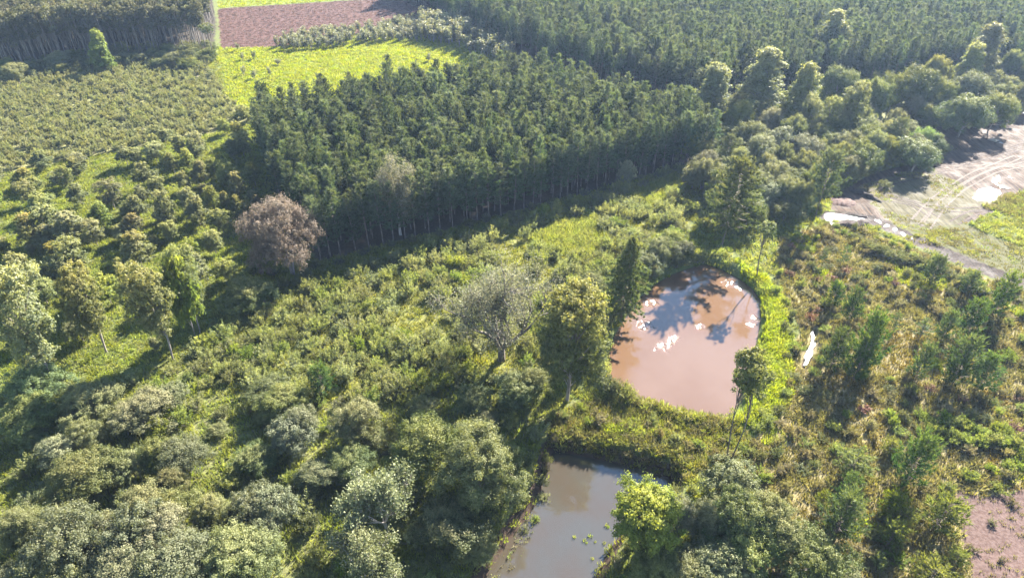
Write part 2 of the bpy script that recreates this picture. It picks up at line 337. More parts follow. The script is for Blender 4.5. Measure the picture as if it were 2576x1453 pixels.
def pine(seed, H, W, zb, mat='pine', bark='bark_pine', step=.55, nb=6, tuft=.55, nn=9, w=.12, rise=.45, irr=.15, pw=.8, droop=0.0, spacing=.42):
    """conifer: straight bole, whorls of branches that turn up, brushes of needles"""
    rs = np.random.RandomState(seed); tb, cb = MB(), MB()
    zt = np.linspace(0, 1, 8); ph = rs.uniform(0, 6.28)
    bole = np.stack([np.sin(zt * 2 + ph) * .012 * H * zt, np.cos(zt * 1.7 + ph) * .012 * H * zt, zt * H], 1); bole[0, 2] = -.4
    tb.tube(bole, np.linspace(.0085 * H + .02, .02, 8), 6)
    cs, ds = [], []; z = zb
    while z < H - .25:
        t = (H - z) / (H - zb)
        L0 = W * .5 * (t ** pw) * (1 - .30 * max(0, (t - .72) / .28) ** 2) + .18
        a0 = rs.uniform(0, 6.28)
        for b in range(nb):
            if rs.rand() < irr * .6: continue
            L = L0 * rs.uniform(1 - irr * 2, 1 + irr); a = a0 + b * 6.283 / nb + rs.uniform(-.3, .3)
            d = np.array([math.cos(a), math.sin(a), 0]); k = max(2, int(L / spacing) + 1)
            s = np.linspace(.30 if L > .9 else .5, 1, k)
            bx = np.interp(z, bole[:, 2], bole[:, 0]); by = np.interp(z, bole[:, 2], bole[:, 1])
            r_ = rise * (.5 + .8 * (1 - t))
            hh = L * (r_ * s ** 2 - droop * s + .08)
            P = np.array([bx, by, z]) + d * (L * s)[:, None]; P[:, 2] += hh; P += rs.normal(size=P.shape) * .09
            D = nrm(d * .75 + np.array([0, 0, .65 + .5 * (1 - t) - droop]) + rs.normal(size=P.shape) * .22)
            cs.append(P); ds.append(D)
            if L > .5:
                e = np.array([bx, by, z]) + d * L * .85; e[2] += L * (r_ * .72 - droop * .85 + .08)
                tb.tube(np.array([[bx, by, z], ((np.array([bx, by, z]) + e) / 2 + [0, 0, -.05 * L]), e]), [.012 + .012 * L, .012 + .008 * L, .008], 3)
        z += step * rs.uniform(.8, 1.2) * (1 - .3 * (1 - t))
    cs.append(bole[-1:] - [[0, 0, .2]]); ds.append(np.array([[0, 0, 1.]]))
    P = np.repeat(np.concatenate(cs), nn, 0); D = np.repeat(np.concatenate(ds), nn, 0)
    D = nrm(D + rs.normal(size=D.shape) * .55)
    P = P + rs.normal(size=P.shape) * .06
    cb.tris(blades(P, D, rs, tuft, w))
    return {'trunk': tb.mesh('trunk', [M[bark]], True), 'crown': cb.mesh('crown', [M[mat]])}
def shrub(seed, W, H, mat, bark='bark_grey', stems=44, k=34, L=.26, w=.10, spread=1.0, start=.35):
    """shrub of many upright leafy shoots fanning from the base"""
    rs = np.random.RandomState(seed); b = MB()
    nlob = 3 + rs.randint(3); lob = rs.normal(size=(nlob, 2)) * W * .16
    for i in range(stems):
        q = math.sqrt(rs.rand()) ; a = rs.uniform(0, 6.28); l = lob[rs.randint(nlob)]
        tip = np.array([q * math.cos(a) * W * .36 * spread + l[0], q * math.sin(a) * W * .36 * spread + l[1], H * (1 - .45 * q * q) * rs.uniform(.72, 1.05)])
        p0 = np.array([tip[0] * .16, tip[1] * .16, -.15]); md = (p0 + tip) / 2 + np.array([tip[0] * .12, tip[1] * .12, 0])
        t = rs.uniform(start, 1, k)[:, None]
        P = (1 - t) ** 2 * p0 + 2 * t * (1 - t) * md + t * t * tip
        ax = nrm(tip - md)
        D = nrm(ax * .7 + rs.normal(size=(k, 3)) * .55)
        P = P + rs.normal(size=(k, 3)) * .07 * W / 3
        b.tris(blades(P, D, rs, L, w), 0)
        if i % 3 == 0: b.tube(np.array([p0, md, p0 * .1 + tip * .9]), [.035, .022, .01], 3, 1)
    return {'': b.mesh('shrub', [M[mat], M[bark]])}
def bare_tree(seed, H, W, mat, bark, leaf=(.13, .06), nleaf=5, base=.2, first=5, lv=5, tr=.028, clumpy=1.0):
    """open tree: forking limbs down to twigs, thin leaf sprays at the twig ends"""
    rs = np.random.RandomState(seed); tb, cb = MB(), MB(); tips = []; limbs = []; cur = [None]
    def grow(p, d, L, r, n):
        e = p + d * L; path = bend(p, e, rs, 4, .07)
        if n >= 2: (cur[0] if r > .03 else cb).tube(path, np.linspace(r, r * .62, 4), 5 if n > 3 else 3, 0 if r > .03 else 1)
        else: cb.tris(blades(path[:1], nrm(d)[None], rs, L * 1.2, .05), 1)
        if n == 0: tips.append((e, d)); return
        for i in range(rs.randint(2, 4) + (1 if n <= 2 else 0)):
            s = rs.uniform(.5, 1.0) if i else 1.0; q = path[min(3, int(s * 3))]
            dd = nrm(d + rs.normal(size=3) * .55 + np.array([0, 0, .12]))
            grow(q, dd, L * rs.uniform(.6, .82), r * .62, n - 1)
        if n <= 2: tips.append((e, d))
    z0 = H * base; tb.tube(bend(np.array([0, 0, -.4]), np.array([0, 0, z0]), rs, 5, .03), np.linspace(tr * H * 1.2, tr * H, 5), 7)
    for i in range(first):
        a = i * 6.283 / first + rs.uniform(-.3, .3); q = rs.uniform(.25, .95) if i else .05
        d = nrm(np.array([math.cos(a) * q * W / H * 1.1, math.sin(a) * q * W / H * 1.1, .8]))
        cur[0] = MB(); limbs.append(cur[0]); grow(np.array([0, 0, z0 * rs.uniform(.75, 1)]), d, H * .30, tr * H * .62, lv)
    T = np.array([t[0] for t in tips]); D = np.array([t[1] for t in tips])
    # bring the head to the wanted size
    sx = (W / 2) / np.percentile(np.hypot(T[:, 0], T[:, 1]), 96); sz = (H - z0) / (np.percentile(T[:, 2], 98) - z0)
    P = np.repeat(T, nleaf, 0) + rs.normal(size=(len(T) * nleaf, 3)) * .28 * clumpy / max(sx, .5)
    n = nrm(rs.normal(size=P.shape) + np.array([0, 0, .5]))
    cb.quads(leaves(P, n, rs, leaf[0], leaf[1]), 0)
    def fit(bd):
        for v in bd.v:
            f = np.clip(v[:, 2] / z0, 0, 1); v[:, 0] *= 1 + (sx - 1) * f; v[:, 1] *= 1 + (sx - 1) * f
            v[:, 2] = np.where(v[:, 2] > z0, z0 + (v[:, 2] - z0) * sz, v[:, 2])
    fit(tb); fit(cb)
    out = {'trunk': tb.mesh('trunk', [M[bark]], True), 'crown': cb.mesh('crown', [M[mat], M[bark]])}
    for i, lm in enumerate(limbs): fit(lm); out['trunk/limb#%d' % i] = lm.mesh('limb', [M[bark]], True)
    return out
def plume(seed, H, W, mat='plume'):
    """sapling with upright stems carrying large drooping leaves"""
    rs = np.random.RandomState(seed); tb, cb = MB(), MB()
    for i in range(5):
        a = rs.uniform(0, 6.28); q = rs.uniform(.1, .42) * W if i else 0
        tip = np.array([math.cos(a) * q, math.sin(a) * q, H * rs.uniform(.65, 1)]); st = bend(np.array([0, 0, -.2]), tip, rs, 4, .05)
        tb.tube(st, np.linspace(.05, .02, 4), 4)
        for s in np.linspace(.45, 1, 6):
            c = st[0] * (1 - s) + tip * s; m = 7
            aa = rs.uniform(0, 6.28, m); d = np.stack([np.cos(aa), np.sin(aa), rs.uniform(-.2, .9, m)], 1); d = nrm(d)
            P = c + d * .22; n = nrm(np.cross(d, rs.normal(size=d.shape)) + [0, 0, .3]); u = nrm(np.cross(n, d))
            L = rs.uniform(.35, .7, m)[:, None]; w = .17
            cb.quads(np.stack([P, P + d * L * .5 + u * w, P + d * L - [0, 0, .12], P + d * L * .5 - u * w], 1))
    return {'trunk': tb.mesh('trunk', [M['bark_grey']]), 'crown': cb.mesh('crown', [M[mat]])}
def tussock(seed, r, L, n, w, mat, flop=.6):
    rs = np.random.RandomState(seed); b = MB()
    a = rs.uniform(0, 6.28, n); q = np.sqrt(rs.rand(n)) * r
    P = np.stack([q * np.cos(a), q * np.sin(a), np.full(n, -.04)], 1)
    a2 = a + rs.normal(size=n) * .8; out = np.stack([np.cos(a2), np.sin(a2), np.zeros(n)], 1) * rs.uniform(.1, 1, n)[:, None] * flop
    d0 = nrm(out * .5 + [0, 0, 1]); d1 = nrm(out * 1.6 + [0, 0, .5])
    l = (L * rs.uniform(.55, 1.25, n))[:, None]; s = nrm(np.cross(d0, rs.normal(size=d0.shape))) * w * .5
    m = P + d0 * l * .6; e = m + d1 * l * .5
    b.quads(np.stack([P - s, P + s, m + s * .8, m - s * .8], 1)); b.tris(np.stack([m - s * .8, m + s * .8, e], 1))
    return b.mesh('tussock', [M[mat]])

# ------------------------------------------------------------------ things
rng = random.Random(11)
def tag(o, label, cat, group=None, kind=None):
    if label: o['label'] = label
    if cat: o['category'] = cat
    if group: o['group'] = group
    if kind: o['kind'] = kind
    return o
def place(name, parts, x, y, sx=1, sz=1, rz=None, label='', cat='', group=None, dz=0.0, tilt=0.0):
    """one plant: an Empty at its foot with its parts, or a single mesh"""
    z = g1(x, y) + dz; rz = rng.uniform(0, 6.28) if rz is None else rz
    if '' in parts: r = bpy.data.objects.new(name, parts[''])
    else:
        r = bpy.data.objects.new(name, None); r.empty_display_size = .5
        made = {}
        for k, me in parts.items():
            o = bpy.data.objects.new(k.split('/')[-1].split('#')[0], me); C.objects.link(o); made[k] = o
            o.parent = made[k.split('/')[0]] if '/' in k else r
    C.objects.link(r); r.location = (x, y, z); r.rotation_euler = (tilt * rng.uniform(-1, 1), tilt * rng.uniform(-1, 1), rz); r.scale = (sx, sx, sz)
    return tag(r, label, cat, group)
PROTO = bpy.data.collections.new('plant_kinds')     # plants that the uncountable masses are made of
def merged(parts, name):
    """trunk and crown meshes of one plant as a single mesh, for the masses"""
    me = bpy.data.meshes.new(name); vs_, qs, mi, mats, ls = [], [], [], [], []; n = 0
    import bmesh
    bm = bmesh.new()
    for k, m in parts.items():
        off = len(mats); nf = len(bm.faces); bm.from_mesh(m)
        bm.faces.ensure_lookup_table()
        for f in bm.faces[nf:]: f.material_index += off
        mats += list(m.materials)
    bm.to_mesh(me); bm.free()
    for m in mats: me.materials.append(m)
    return me
_trees = {}
def mass(name, P, meshes, sc, label, cat, szr=(.9, 1.1), kind='stuff', zoff=0.0, seed=3):
    """an uncountable mass: one object, copies of the given meshes on points"""
    rs = np.random.RandomState(seed); k = len(P)
    col = bpy.data.collections.new(name + '_kinds'); PROTO.children.link(col)
    for i, m in enumerate(meshes): col.objects.link(bpy.data.objects.new('%s_kind_%02d' % (name, i), m))
    me = bpy.data.meshes.new(name); me.vertices.add(k)
    V = np.column_stack([P[:, :2], gh(P) + zoff]); me.vertices.foreach_set('co', V.astype(np.float32).ravel())
    s = rs.uniform(sc[0], sc[1], k); S = np.stack([s, s, s * rs.uniform(szr[0], szr[1], k)], 1)
    a = me.attributes.new('size', 'FLOAT_VECTOR', 'POINT'); a.data.foreach_set('vector', S.astype(np.float32).ravel())
    Rv = np.zeros((k, 3)); Rv[:, 2] = rs.uniform(0, 6.28, k); Rv[:, :2] = rs.normal(size=(k, 2)) * .04
    a = me.attributes.new('turn', 'FLOAT_VECTOR', 'POINT'); a.data.foreach_set('vector', Rv.astype(np.float32).ravel())
    a = me.attributes.new('which', 'INT', 'POINT'); a.data.foreach_set('value', rs.randint(0, len(meshes), k).astype(np.int32))
    o = bpy.data.objects.new(name, me); C.objects.link(o)
    ng = bpy.data.node_groups.new(name, 'GeometryNodeTree')
    ng.interface.new_socket('Geometry', in_out='INPUT', socket_type='NodeSocketGeometry'); ng.interface.new_socket('Geometry', in_out='OUTPUT', socket_type='NodeSocketGeometry')
    gi = ng.nodes.new('NodeGroupInput'); go = ng.nodes.new('NodeGroupOutput'); ip = ng.nodes.new('GeometryNodeInstanceOnPoints'); ci = ng.nodes.new('GeometryNodeCollectionInfo')
    ci.inputs['Collection'].default_value = col; ci.inputs['Separate Children'].default_value = True; ci.inputs['Reset Children'].default_value = True
    def att(nm, t):
        n = ng.nodes.new('GeometryNodeInputNamedAttribute'); n.data_type = t; n.inputs['Name'].default_value = nm; return n.outputs['Attribute']
    L = ng.links.new
    L(gi.outputs[0], ip.inputs['Points']); L(ci.outputs[0], ip.inputs['Instance']); ip.inputs['Pick Instance'].default_value = True
    L(att('which', 'INT'), ip.inputs['Instance Index']); L(att('size', 'FLOAT_VECTOR'), ip.inputs['Scale'])
    er = ng.nodes.new('FunctionNodeEulerToRotation'); L(att('turn', 'FLOAT_VECTOR'), er.inputs[0]); L(er.outputs[0], ip.inputs['Rotation'])
    L(ip.outputs[0], go.inputs[0])
    md = o.modifiers.new('spread', 'NODES'); md.node_group = ng
    return tag(o, label, cat, None, kind)
def scatter(pg, sp, seed, jit=.4, ang=0.0, avoid=()):
    rs = np.random.RandomState(seed); c, s = math.cos(ang), math.sin(ang); Rm = np.array([[c, -s], [s, c]])
    q = pg @ Rm; lo, hi = q.min(0), q.max(0)
    gx, gy = np.meshgrid(np.arange(lo[0], hi[0], sp), np.arange(lo[1], hi[1], sp)); P = np.stack([gx.ravel(), gy.ravel()], 1)
    P += rs.uniform(-jit, jit, P.shape) * sp; P = P @ Rm.T
    P = P[inside(P, pg)]
    for a, m in avoid:
        P = P[sdist(P, a) < -m]
    return P
def seen(P, h=2.0, mx=60, my=40):
    """those of P whose plant (h tall) is inside the picture"""
    k = []
    for p in P:
        x, y = proj((p[0], p[1], h)); k.append(-mx < x < 2576 + mx and -my < y < 1453 + 90)
    return P[np.array(k, bool)] if len(P) else P
# ------------------------------------------------------------------ the ground
def axis(segs):
    out = []
    for a, b, s in segs: out.append(np.arange(a, b, s))
    return np.concatenate(out + [[segs[-1][1]]])
ax = axis([(-2600, -400, 200), (-400, -250, 15), (-250, -85, 2.2), (-85, 85, .8), (85, 150, 1.1), (150, 250, 2.2), (250, 400, 15), (400, 2600, 200)])
ay = axis([(-2600, -100, 250), (-100, 25, 12), (25, 150, .8), (150, 240, 1.3), (240, 400, 2.2), (400, 700, 20), (700, 2700, 200)])
gx, gy = np.meshgrid(ax, ay); GP = np.stack([gx.ravel(), gy.ravel()], 1); gz = gh(GP)
mb = MB(); ny, nx = gx.shape; i = np.arange(ny - 1)[:, None] * nx; j = np.arange(nx - 1)[None]
mb.indexed(np.column_stack([GP, gz]), np.stack([i + j, i + j + 1, i + j + nx + 1, i + j + nx], -1).reshape(-1, 4))
gm, nt = newmat('ground_cover')
def zmask(names, soft=1.6):
    v = np.zeros(len(GP))
    for n in names:
        pg = Z[n]; lo, hi = pg.min(0) - 6, pg.max(0) + 6
        k = (GP > lo).all(1) & (GP < hi).all(1)
        v[k] = np.maximum(v[k], sstep(-soft, soft, sdist(GP[k], pg)))
    return v
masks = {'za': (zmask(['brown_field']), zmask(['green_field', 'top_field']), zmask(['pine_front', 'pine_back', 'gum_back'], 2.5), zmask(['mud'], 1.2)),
         'zb': (zmask(['wet']), zmask(['pink']), zmask(['wood_low', 'wood_right', 'wood_far'], 2), zmask(['straw'], 1.5)),
         'zc': (np.clip(zmask(['bank'], 1), 0, 1), np.exp(-(sdist(GP, TRACK, False) / 2.5) ** 6), zmask(['belt'], 2), zmask(['shrub_field'], 2))}
gme = mb.mesh('ground', [gm], True)
for k, vs4 in masks.items():
    a = gme.attributes.new(k, 'FLOAT_COLOR', 'POINT'); a.data.foreach_set('color', np.stack(vs4, 1).astype(np.float32).ravel())
ground = bpy.data.objects.new('ground', gme); C.objects.link(ground); tag(ground, 'wide ground of grass, mud and forest floor under the plants', 'ground', kind='structure')
def attr4(nm):
    n = nt.nodes.new('ShaderNodeAttribute'); n.attribute_name = nm; s = nt.nodes.new('ShaderNodeSeparateColor'); nt.links.new(n.outputs['Color'], s.inputs[0]); return s.outputs[0], s.outputs[1], s.outputs[2], n.outputs['Alpha']
tc = nt.nodes.new('ShaderNodeTexCoord'); OB = tc.outputs['Object']
n1 = noise(nt, .35, 5, OB); n2 = noise(nt, 2.2, 5, OB, .65); n3 = noise(nt, .09, 3, OB)
def edge(mask, w=.45):     # ragged zone edge
    return ramp(nt, mth(nt, 'ADD', mask, mth(nt, 'MULTIPLY', mth(nt, 'SUBTRACT', n1, .5), w * 2)), .35, .65)
zb_, zg, zf, zm = attr4('za'); zw, zp, zl, zs = attr4('zb'); zk, zt, zbelt, zsf = attr4('zc')
col = mixc(nt, (.06, .075, .022), (.11, .12, .038), ramp(nt, n2, .3, .7)); col = mixc(nt, col, (.17, .135, .07), mth(nt, 'MULTIPLY', ramp(nt, n1, .55, .75), .5))
def over(c, a, b, mask, w=.45):
    return mixc(nt, c, mixc(nt, a, b, ramp(nt, n2, .32, .68)), edge(mask, w))
col = over(col, (.10, .095, .045), (.16, .16, .06), zsf)
col = over(col, (.11, .12, .035), (.18, .17, .055), zbelt)
col = over(col, (.075, .07, .035), (.14, .15, .05), zl)
col = over(col, (.09, .11, .017), (.135, .155, .027), zg)
col = over(col, (.048, .022, .017), (.086, .046, .037), zb_, .2)
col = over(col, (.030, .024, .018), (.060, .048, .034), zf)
col = over(col, (.12, .095, .05), (.21, .18, .085), zw)
# bare field: drag marks of the machines, damp and dry soil
mp = nt.nodes.new('ShaderNodeMapping'); mp.inputs['Rotation'].default_value = (0, 0, R(-62)); mp.inputs['Scale'].default_value = (1.5, .12, 1); nt.links.new(OB, mp.inputs[0])
dr = noise(nt, 1.1, 5, mp.outputs[0], .6)
mp2 = nt.nodes.new('ShaderNodeMapping'); mp2.inputs['Rotation'].default_value = (0, 0, R(25)); mp2.inputs['Scale'].default_value = (1.6, .1, 1); nt.links.new(OB, mp2.inputs[0])
dr2 = noise(nt, .8, 5, mp2.outputs[0], .6)
drag = mth(nt, 'ADD', mth(nt, 'MULTIPLY', dr, ramp(nt, n3, .4, .6)), mth(nt, 'MULTIPLY', dr2, mth(nt, 'SUBTRACT', 1.0, ramp(nt, n3, .4, .6))))
soil = mixc(nt, (.023, .014, .010), (.074, .049, .034), ramp(nt, drag, .33, .66)); soil = mixc(nt, soil, (.082, .046, .030), mth(nt, 'MULTIPLY', ramp(nt, n1, .5, .8), .6))
col = mixc(nt, col, soil, edge(zm, .3))
straw = mixc(nt, (.045, .041, .018), (.080, .072, .037), ramp(nt, drag, .3, .7)); straw = mixc(nt, straw, (.06, .046, .035), ramp(nt, n1, .55, .8))
col = mixc(nt, col, straw, mth(nt, 'MULTIPLY', edge(zs, .6), .8))
col = mixc(nt, col, mixc(nt, (.060, .036, .030), (.098, .066, .057), ramp(nt, n2, .35, .65)), edge(zp, .35))
col = mixc(nt, col, (.09, .12, .018), edge(zk, .2))
col = mixc(nt, col, mixc(nt, (.018, .013, .011), (.062, .045, .037), ramp(nt, n2, .35, .7)), ramp(nt, zt, .4, .7))
sxz = nt.nodes.new('ShaderNodeSeparateXYZ'); nt.links.new(OB, sxz.inputs[0])
col = mixc(nt, col, (.045, .030, .021), ramp(nt, sxz.outputs[2], -.45, -.75))      # wet earth of the banks
pb = nt.nodes.new('ShaderNodeBsdfPrincipled'); nt.links.new(col, pb.inputs['Base Color'])
wet = mth(nt, 'MAXIMUM', edge(zm, .3), ramp(nt, zt, .4, .7))
rgh = mth(nt, 'SUBTRACT', .92, mth(nt, 'MULTIPLY', wet, mth(nt, 'MULTIPLY', ramp(nt, n1, .35, .7), .2))); nt.links.new(rgh, pb.inputs['Roughness'])
pb.inputs['Specular IOR Level'].default_value = .12
bh = mth(nt, 'ADD', mth(nt, 'MULTIPLY', n2, .7), mth(nt, 'MULTIPLY', drag, mth(nt, 'MULTIPLY', mth(nt, 'MAXIMUM', zm, zs), 1.5)))
bp = nt.nodes.new('ShaderNodeBump'); bp.inputs['Distance'].default_value = .15; bp.inputs['Strength'].default_value = .9; nt.links.new(bh, bp.inputs['Height']); nt.links.new(bp.outputs[0], pb.inputs['Normal'])
o = nt.nodes.new('ShaderNodeOutputMaterial'); nt.links.new(pb.outputs[0], o.inputs[0])

# ------------------------------------------------------------------ water
def grown0(pg, d):
    c = pg.mean(0); v = pg - c; return c + v * (1 + d / np.maximum(np.hypot(*v.T), 1e-6))[:, None]
def watermat(name, c1, c2, spec, bump, scale, patch=(.45, .62), big=.06, spots=()):
    m, nt = newmat(name)
    tc = nt.nodes.new('ShaderNodeTexCoord'); OB = tc.outputs['Object']
    n1 = noise(nt, big, 4, OB); n2 = noise(nt, .22, 3, OB)
    col = mixc(nt, c1, c2, ramp(nt, n1, .35, .65))
    pb = nt.nodes.new('ShaderNodeBsdfPrincipled'); nt.links.new(col, pb.inputs['Base Color'])
    pb.inputs['Roughness'].default_value = .06; pb.inputs['IOR'].default_value = 1.5; pb.inputs['Specular IOR Level'].default_value = spec
    rip = noise(nt, scale, 2, OB); h = mth(nt, 'MULTIPLY', rip, mth(nt, 'ADD', .03, ramp(nt, n2, *patch)))
    bp = nt.nodes.new('ShaderNodeBump'); bp.inputs['Distance'].default_value = bump; bp.inputs['Strength'].default_value = 1; nt.links.new(h, bp.inputs['Height']); nt.links.new(bp.outputs[0], pb.inputs['Normal'])
    if spots:
        vo = nt.nodes.new('ShaderNodeTexVoronoi'); vo.inputs['Scale'].default_value = 1.9; nt.links.new(OB, vo.inputs['Vector'])
        msk = None
        for (x, y, rad) in spots:
            vd = nt.nodes.new('ShaderNodeVectorMath'); vd.operation = 'DISTANCE'; nt.links.new(OB, vd.inputs[0]); vd.inputs[1].default_value = (x, y, 0)
            q = ramp(nt, mth(nt, 'ADD', vd.outputs['Value'], mth(nt, 'MULTIPLY', mth(nt, 'SUBTRACT', noise(nt, .6, 3, OB), .5), rad * 2.2)), rad, rad * .55); msk = q if msk is None else mth(nt, 'MAXIMUM', msk, q)
        dome = mth(nt, 'MULTIPLY', mth(nt, 'MULTIPLY', vo.outputs['Distance'], vo.outputs['Distance']), msk)
        b2 = nt.nodes.new('ShaderNodeBump'); b2.invert = True; b2.inputs['Distance'].default_value = .13; b2.inputs['Strength'].default_value = 1; nt.links.new(dome, b2.inputs['Height']); nt.links.new(bp.outputs[0], b2.inputs['Normal']); nt.links.new(b2.outputs[0], pb.inputs['Normal'])
    o = nt.nodes.new('ShaderNodeOutputMaterial'); nt.links.new(pb.outputs[0], o.inputs[0]); return m
_pc = POND1.mean(0); _gc = grown0(POND1, .9).mean(0)
SPOTS = [(*(at(x, y, UP_Z)[:2] - _gc), rd) for x, y, rd in [(1620, 816, 2.0), (1672, 872, 1.9), (1696, 852, 1.3), (1764, 820, 1.0), (1832, 714, 1.5), (1860, 722, .9), (1640, 760, 1.6), (1905, 800, .8), (1890, 815, .9)]]
M['water_up'] = watermat('muddy_water', (.098, .056, .031), (.112, .068, .042), 1.0, .012, 7.0, (.50, .66), .06, SPOTS)
M['water_low'] = watermat('cloudy_water', (.044, .035, .025), (.042, .039, .032), 1.0, .012, 1.6, (.5, .7), .12)
M['water_pud'] = watermat('puddle_water', (.07, .055, .045), (.09, .07, .06), 1.0, .10, 2.5, (.30, .5))
def sheet(name, pg, z, mat, label, cat, inset=True):
    b = MB(); n = len(pg); c = pg.mean(0)
    me = bpy.data.meshes.new(name); me.from_pydata([(p[0], p[1], 0) for p in pg - c], [], [list(range(n))]); me.materials.append(mat)
    o = bpy.data.objects.new(name, me); C.objects.link(o); o.location = (c[0], c[1], z); return tag(o, label, cat, kind='structure')
def grown(pg, d):
    c = pg.mean(0); v = pg - c; return c + v * (1 + d / np.maximum(np.hypot(*v.T), 1e-6))[:, None]
sheet('pond_water', grown(POND1, .9), UP_Z, M['water_up'], 'muddy pinkish brown water of the larger upper pond', 'pond')
sheet('pond_water', grown(POND2, .9), LOW_Z, M['water_low'], 'grey cloudy water of the lower pond at the bottom edge', 'pond')
def ribbon(path, w):
    d = nrm(np.gradient(path, axis=0)); nn = np.stack([-d[:, 1], d[:, 0]], 1); w = np.broadcast_to(w, len(path))[:, None]
    return np.concatenate([path + nn * w, (path - nn * w)[::-1]])
_sp = np.stack([np.interp(np.linspace(0, 3, 22), np.arange(4), STREAM[:, a]) for a in (0, 1)], 1); _rs = np.random.RandomState(2)
sheet('stream_water', ribbon(_sp + _rs.normal(size=_sp.shape) * .10, .42 * np.sin(np.linspace(.25, 2.9, 22)) * _rs.uniform(.5, 1.3, 22) + .08), -.42, M['water_pud'], 'short glaring stream of water among wetland bushes right of the pond', 'stream')
PUD = [([(2068, 555), (2088, 520), (2112, 512), (2118, 540), (2160, 548), (2190, 545), (2150, 556), (2118, 556), (2108, 570)], .02, 'bright white puddle at the head of the dirt track'),
       ([(2445, 500), (2470, 474), (2500, 470), (2530, 492), (2510, 506), (2480, 508)], .02, 'larger glaring puddle on the bare field beside the grassy hump'),
       ([(2492, 462), (2510, 440), (2545, 446), (2556, 466), (2530, 480)], .02, 'upper twin of the glaring puddles beside the grassy hump'),
       ([(2480, 352), (2500, 343), (2530, 346), (2540, 356), (2515, 362)], .02, 'small white puddle at the foot of the shaded round trees'),
       ([(2540, 272), (2570, 262), (2600, 268), (2590, 284), (2555, 284)], .02, 'far white puddle where the bare field meets the wood'),
       ([(2196, 556), (2206, 548), (2255, 572), (2320, 604), (2312, 610), (2245, 582)], -.06, 'long wet rut glinting along the dirt track')]
for pts, dz, lb in PUD:
    pg = smooth_poly(poly(pts), 3); rs = np.random.RandomState(len(lb)); pg = pg + rs.normal(size=pg.shape) * .30
    zz = float(np.percentile(gh(pg), 42)) + dz
    sheet('puddle_water', pg, zz, M['water_pud'], lb, 'puddle')

# wheel marks on the bare field: pairs of shallow pressed lanes
def lane_mat(name, c1, c2):
    m, nt = newmat(name); tc = nt.nodes.new('ShaderNodeTexCoord'); f = noise(nt, 2.5, 4, tc.outputs['Object'])
    pb = nt.nodes.new('ShaderNodeBsdfPrincipled'); nt.links.new(mixc(nt, c1, c2, ramp(nt, f, .35, .65)), pb.inputs['Base Color']); pb.inputs['Roughness'].default_value = .85; pb.inputs['Specular IOR Level'].default_value = .15
    bp = nt.nodes.new('ShaderNodeBump'); bp.inputs['Distance'].default_value = .08; nt.links.new(f, bp.inputs['Height']); nt.links.new(bp.outputs[0], pb.inputs['Normal'])
    o = nt.nodes.new('ShaderNodeOutputMaterial'); nt.links.new(pb.outputs[0], o.inputs[0]); return m
M['lane_dark'] = lane_mat('damp_wheel_mark', (.030, .020, .016), (.065, .046, .037)); M['lane_pale'] = lane_mat('dry_wheel_mark', (.070, .055, .044), (.11, .088, .072))
LANES = [('dark', [(2190, 470), (2260, 500), (2330, 520), (2410, 530), (2480, 525)], 'damp wheel mark curving across the lower bare field'),
         ('pale', [(2330, 570), (2365, 520), (2420, 470), (2500, 430), (2590, 410)], 'pale wheel mark sweeping up towards the glaring puddles'),
         ('pale', [(2300, 560), (2335, 520), (2380, 480), (2450, 440), (2560, 395)], 'pale wheel mark beside the one sweeping up to the puddles'),
         ('dark', [(2160, 480), (2240, 460), (2330, 440), (2440, 405), (2580, 370)], 'damp wheel mark along the upper side of the bare field'),
         ('dark', [(2340, 400), (2400, 385), (2470, 385), (2540, 375), (2600, 360)], 'damp wheel mark near the shade of the dark bushy tree'),
         ('pale', [(2370, 420), (2440, 425), (2520, 415), (2600, 425)], 'pale wheel mark crossing the reddish part of the bare field'),
         ('dark', [(2400, 560), (2450, 535), (2500, 528), (2580, 545)], 'damp wheel mark round the grassy hump'),
         ('dark', [(2350, 545), (2300, 515), (2240, 500), (2180, 500)], 'damp wheel mark turning back towards the dirt track')]
for kd, pts, lb in LANES:
    p = np.array([at(x, y)[:2] for x, y in pts]); t = np.linspace(0, len(p) - 1, 60); q = np.stack([np.interp(t, np.arange(len(p)), p[:, a]) for a in (0, 1)], 1)
    for _ in range(6): q[1:-1] = (q[:-2] + 2 * q[1:-1] + q[2:]) / 4
    d = nrm(np.gradient(q, axis=0)); nn = np.stack([-d[:, 1], d[:, 0]], 1); b = MB(); rs = np.random.RandomState(len(lb))
    for off in (-.95, .95):
        w = .24 * rs.uniform(.6, 1.3, (60, 1)); rows = [q + nn * (off + s_ * w) for s_ in (-1, 0, 1)]
        V = np.concatenate([np.column_stack([r_, gh(r_) + .05 + (0 if k_ == 1 else -.02)]) for k_, r_ in enumerate(rows)])
        i_ = np.arange(59); b.indexed(V, np.concatenate([np.stack([i_ + 60 * k_, i_ + 60 * k_ + 1, i_ + 60 * (k_ + 1) + 1, i_ + 60 * (k_ + 1)], 1) for k_ in (0, 1)]))
    o = bpy.data.objects.new('wheel_track', b.mesh('wheel_track', [M['lane_' + kd]], True)); C.objects.link(o); tag(o, lb, 'wheel track', kind='structure')

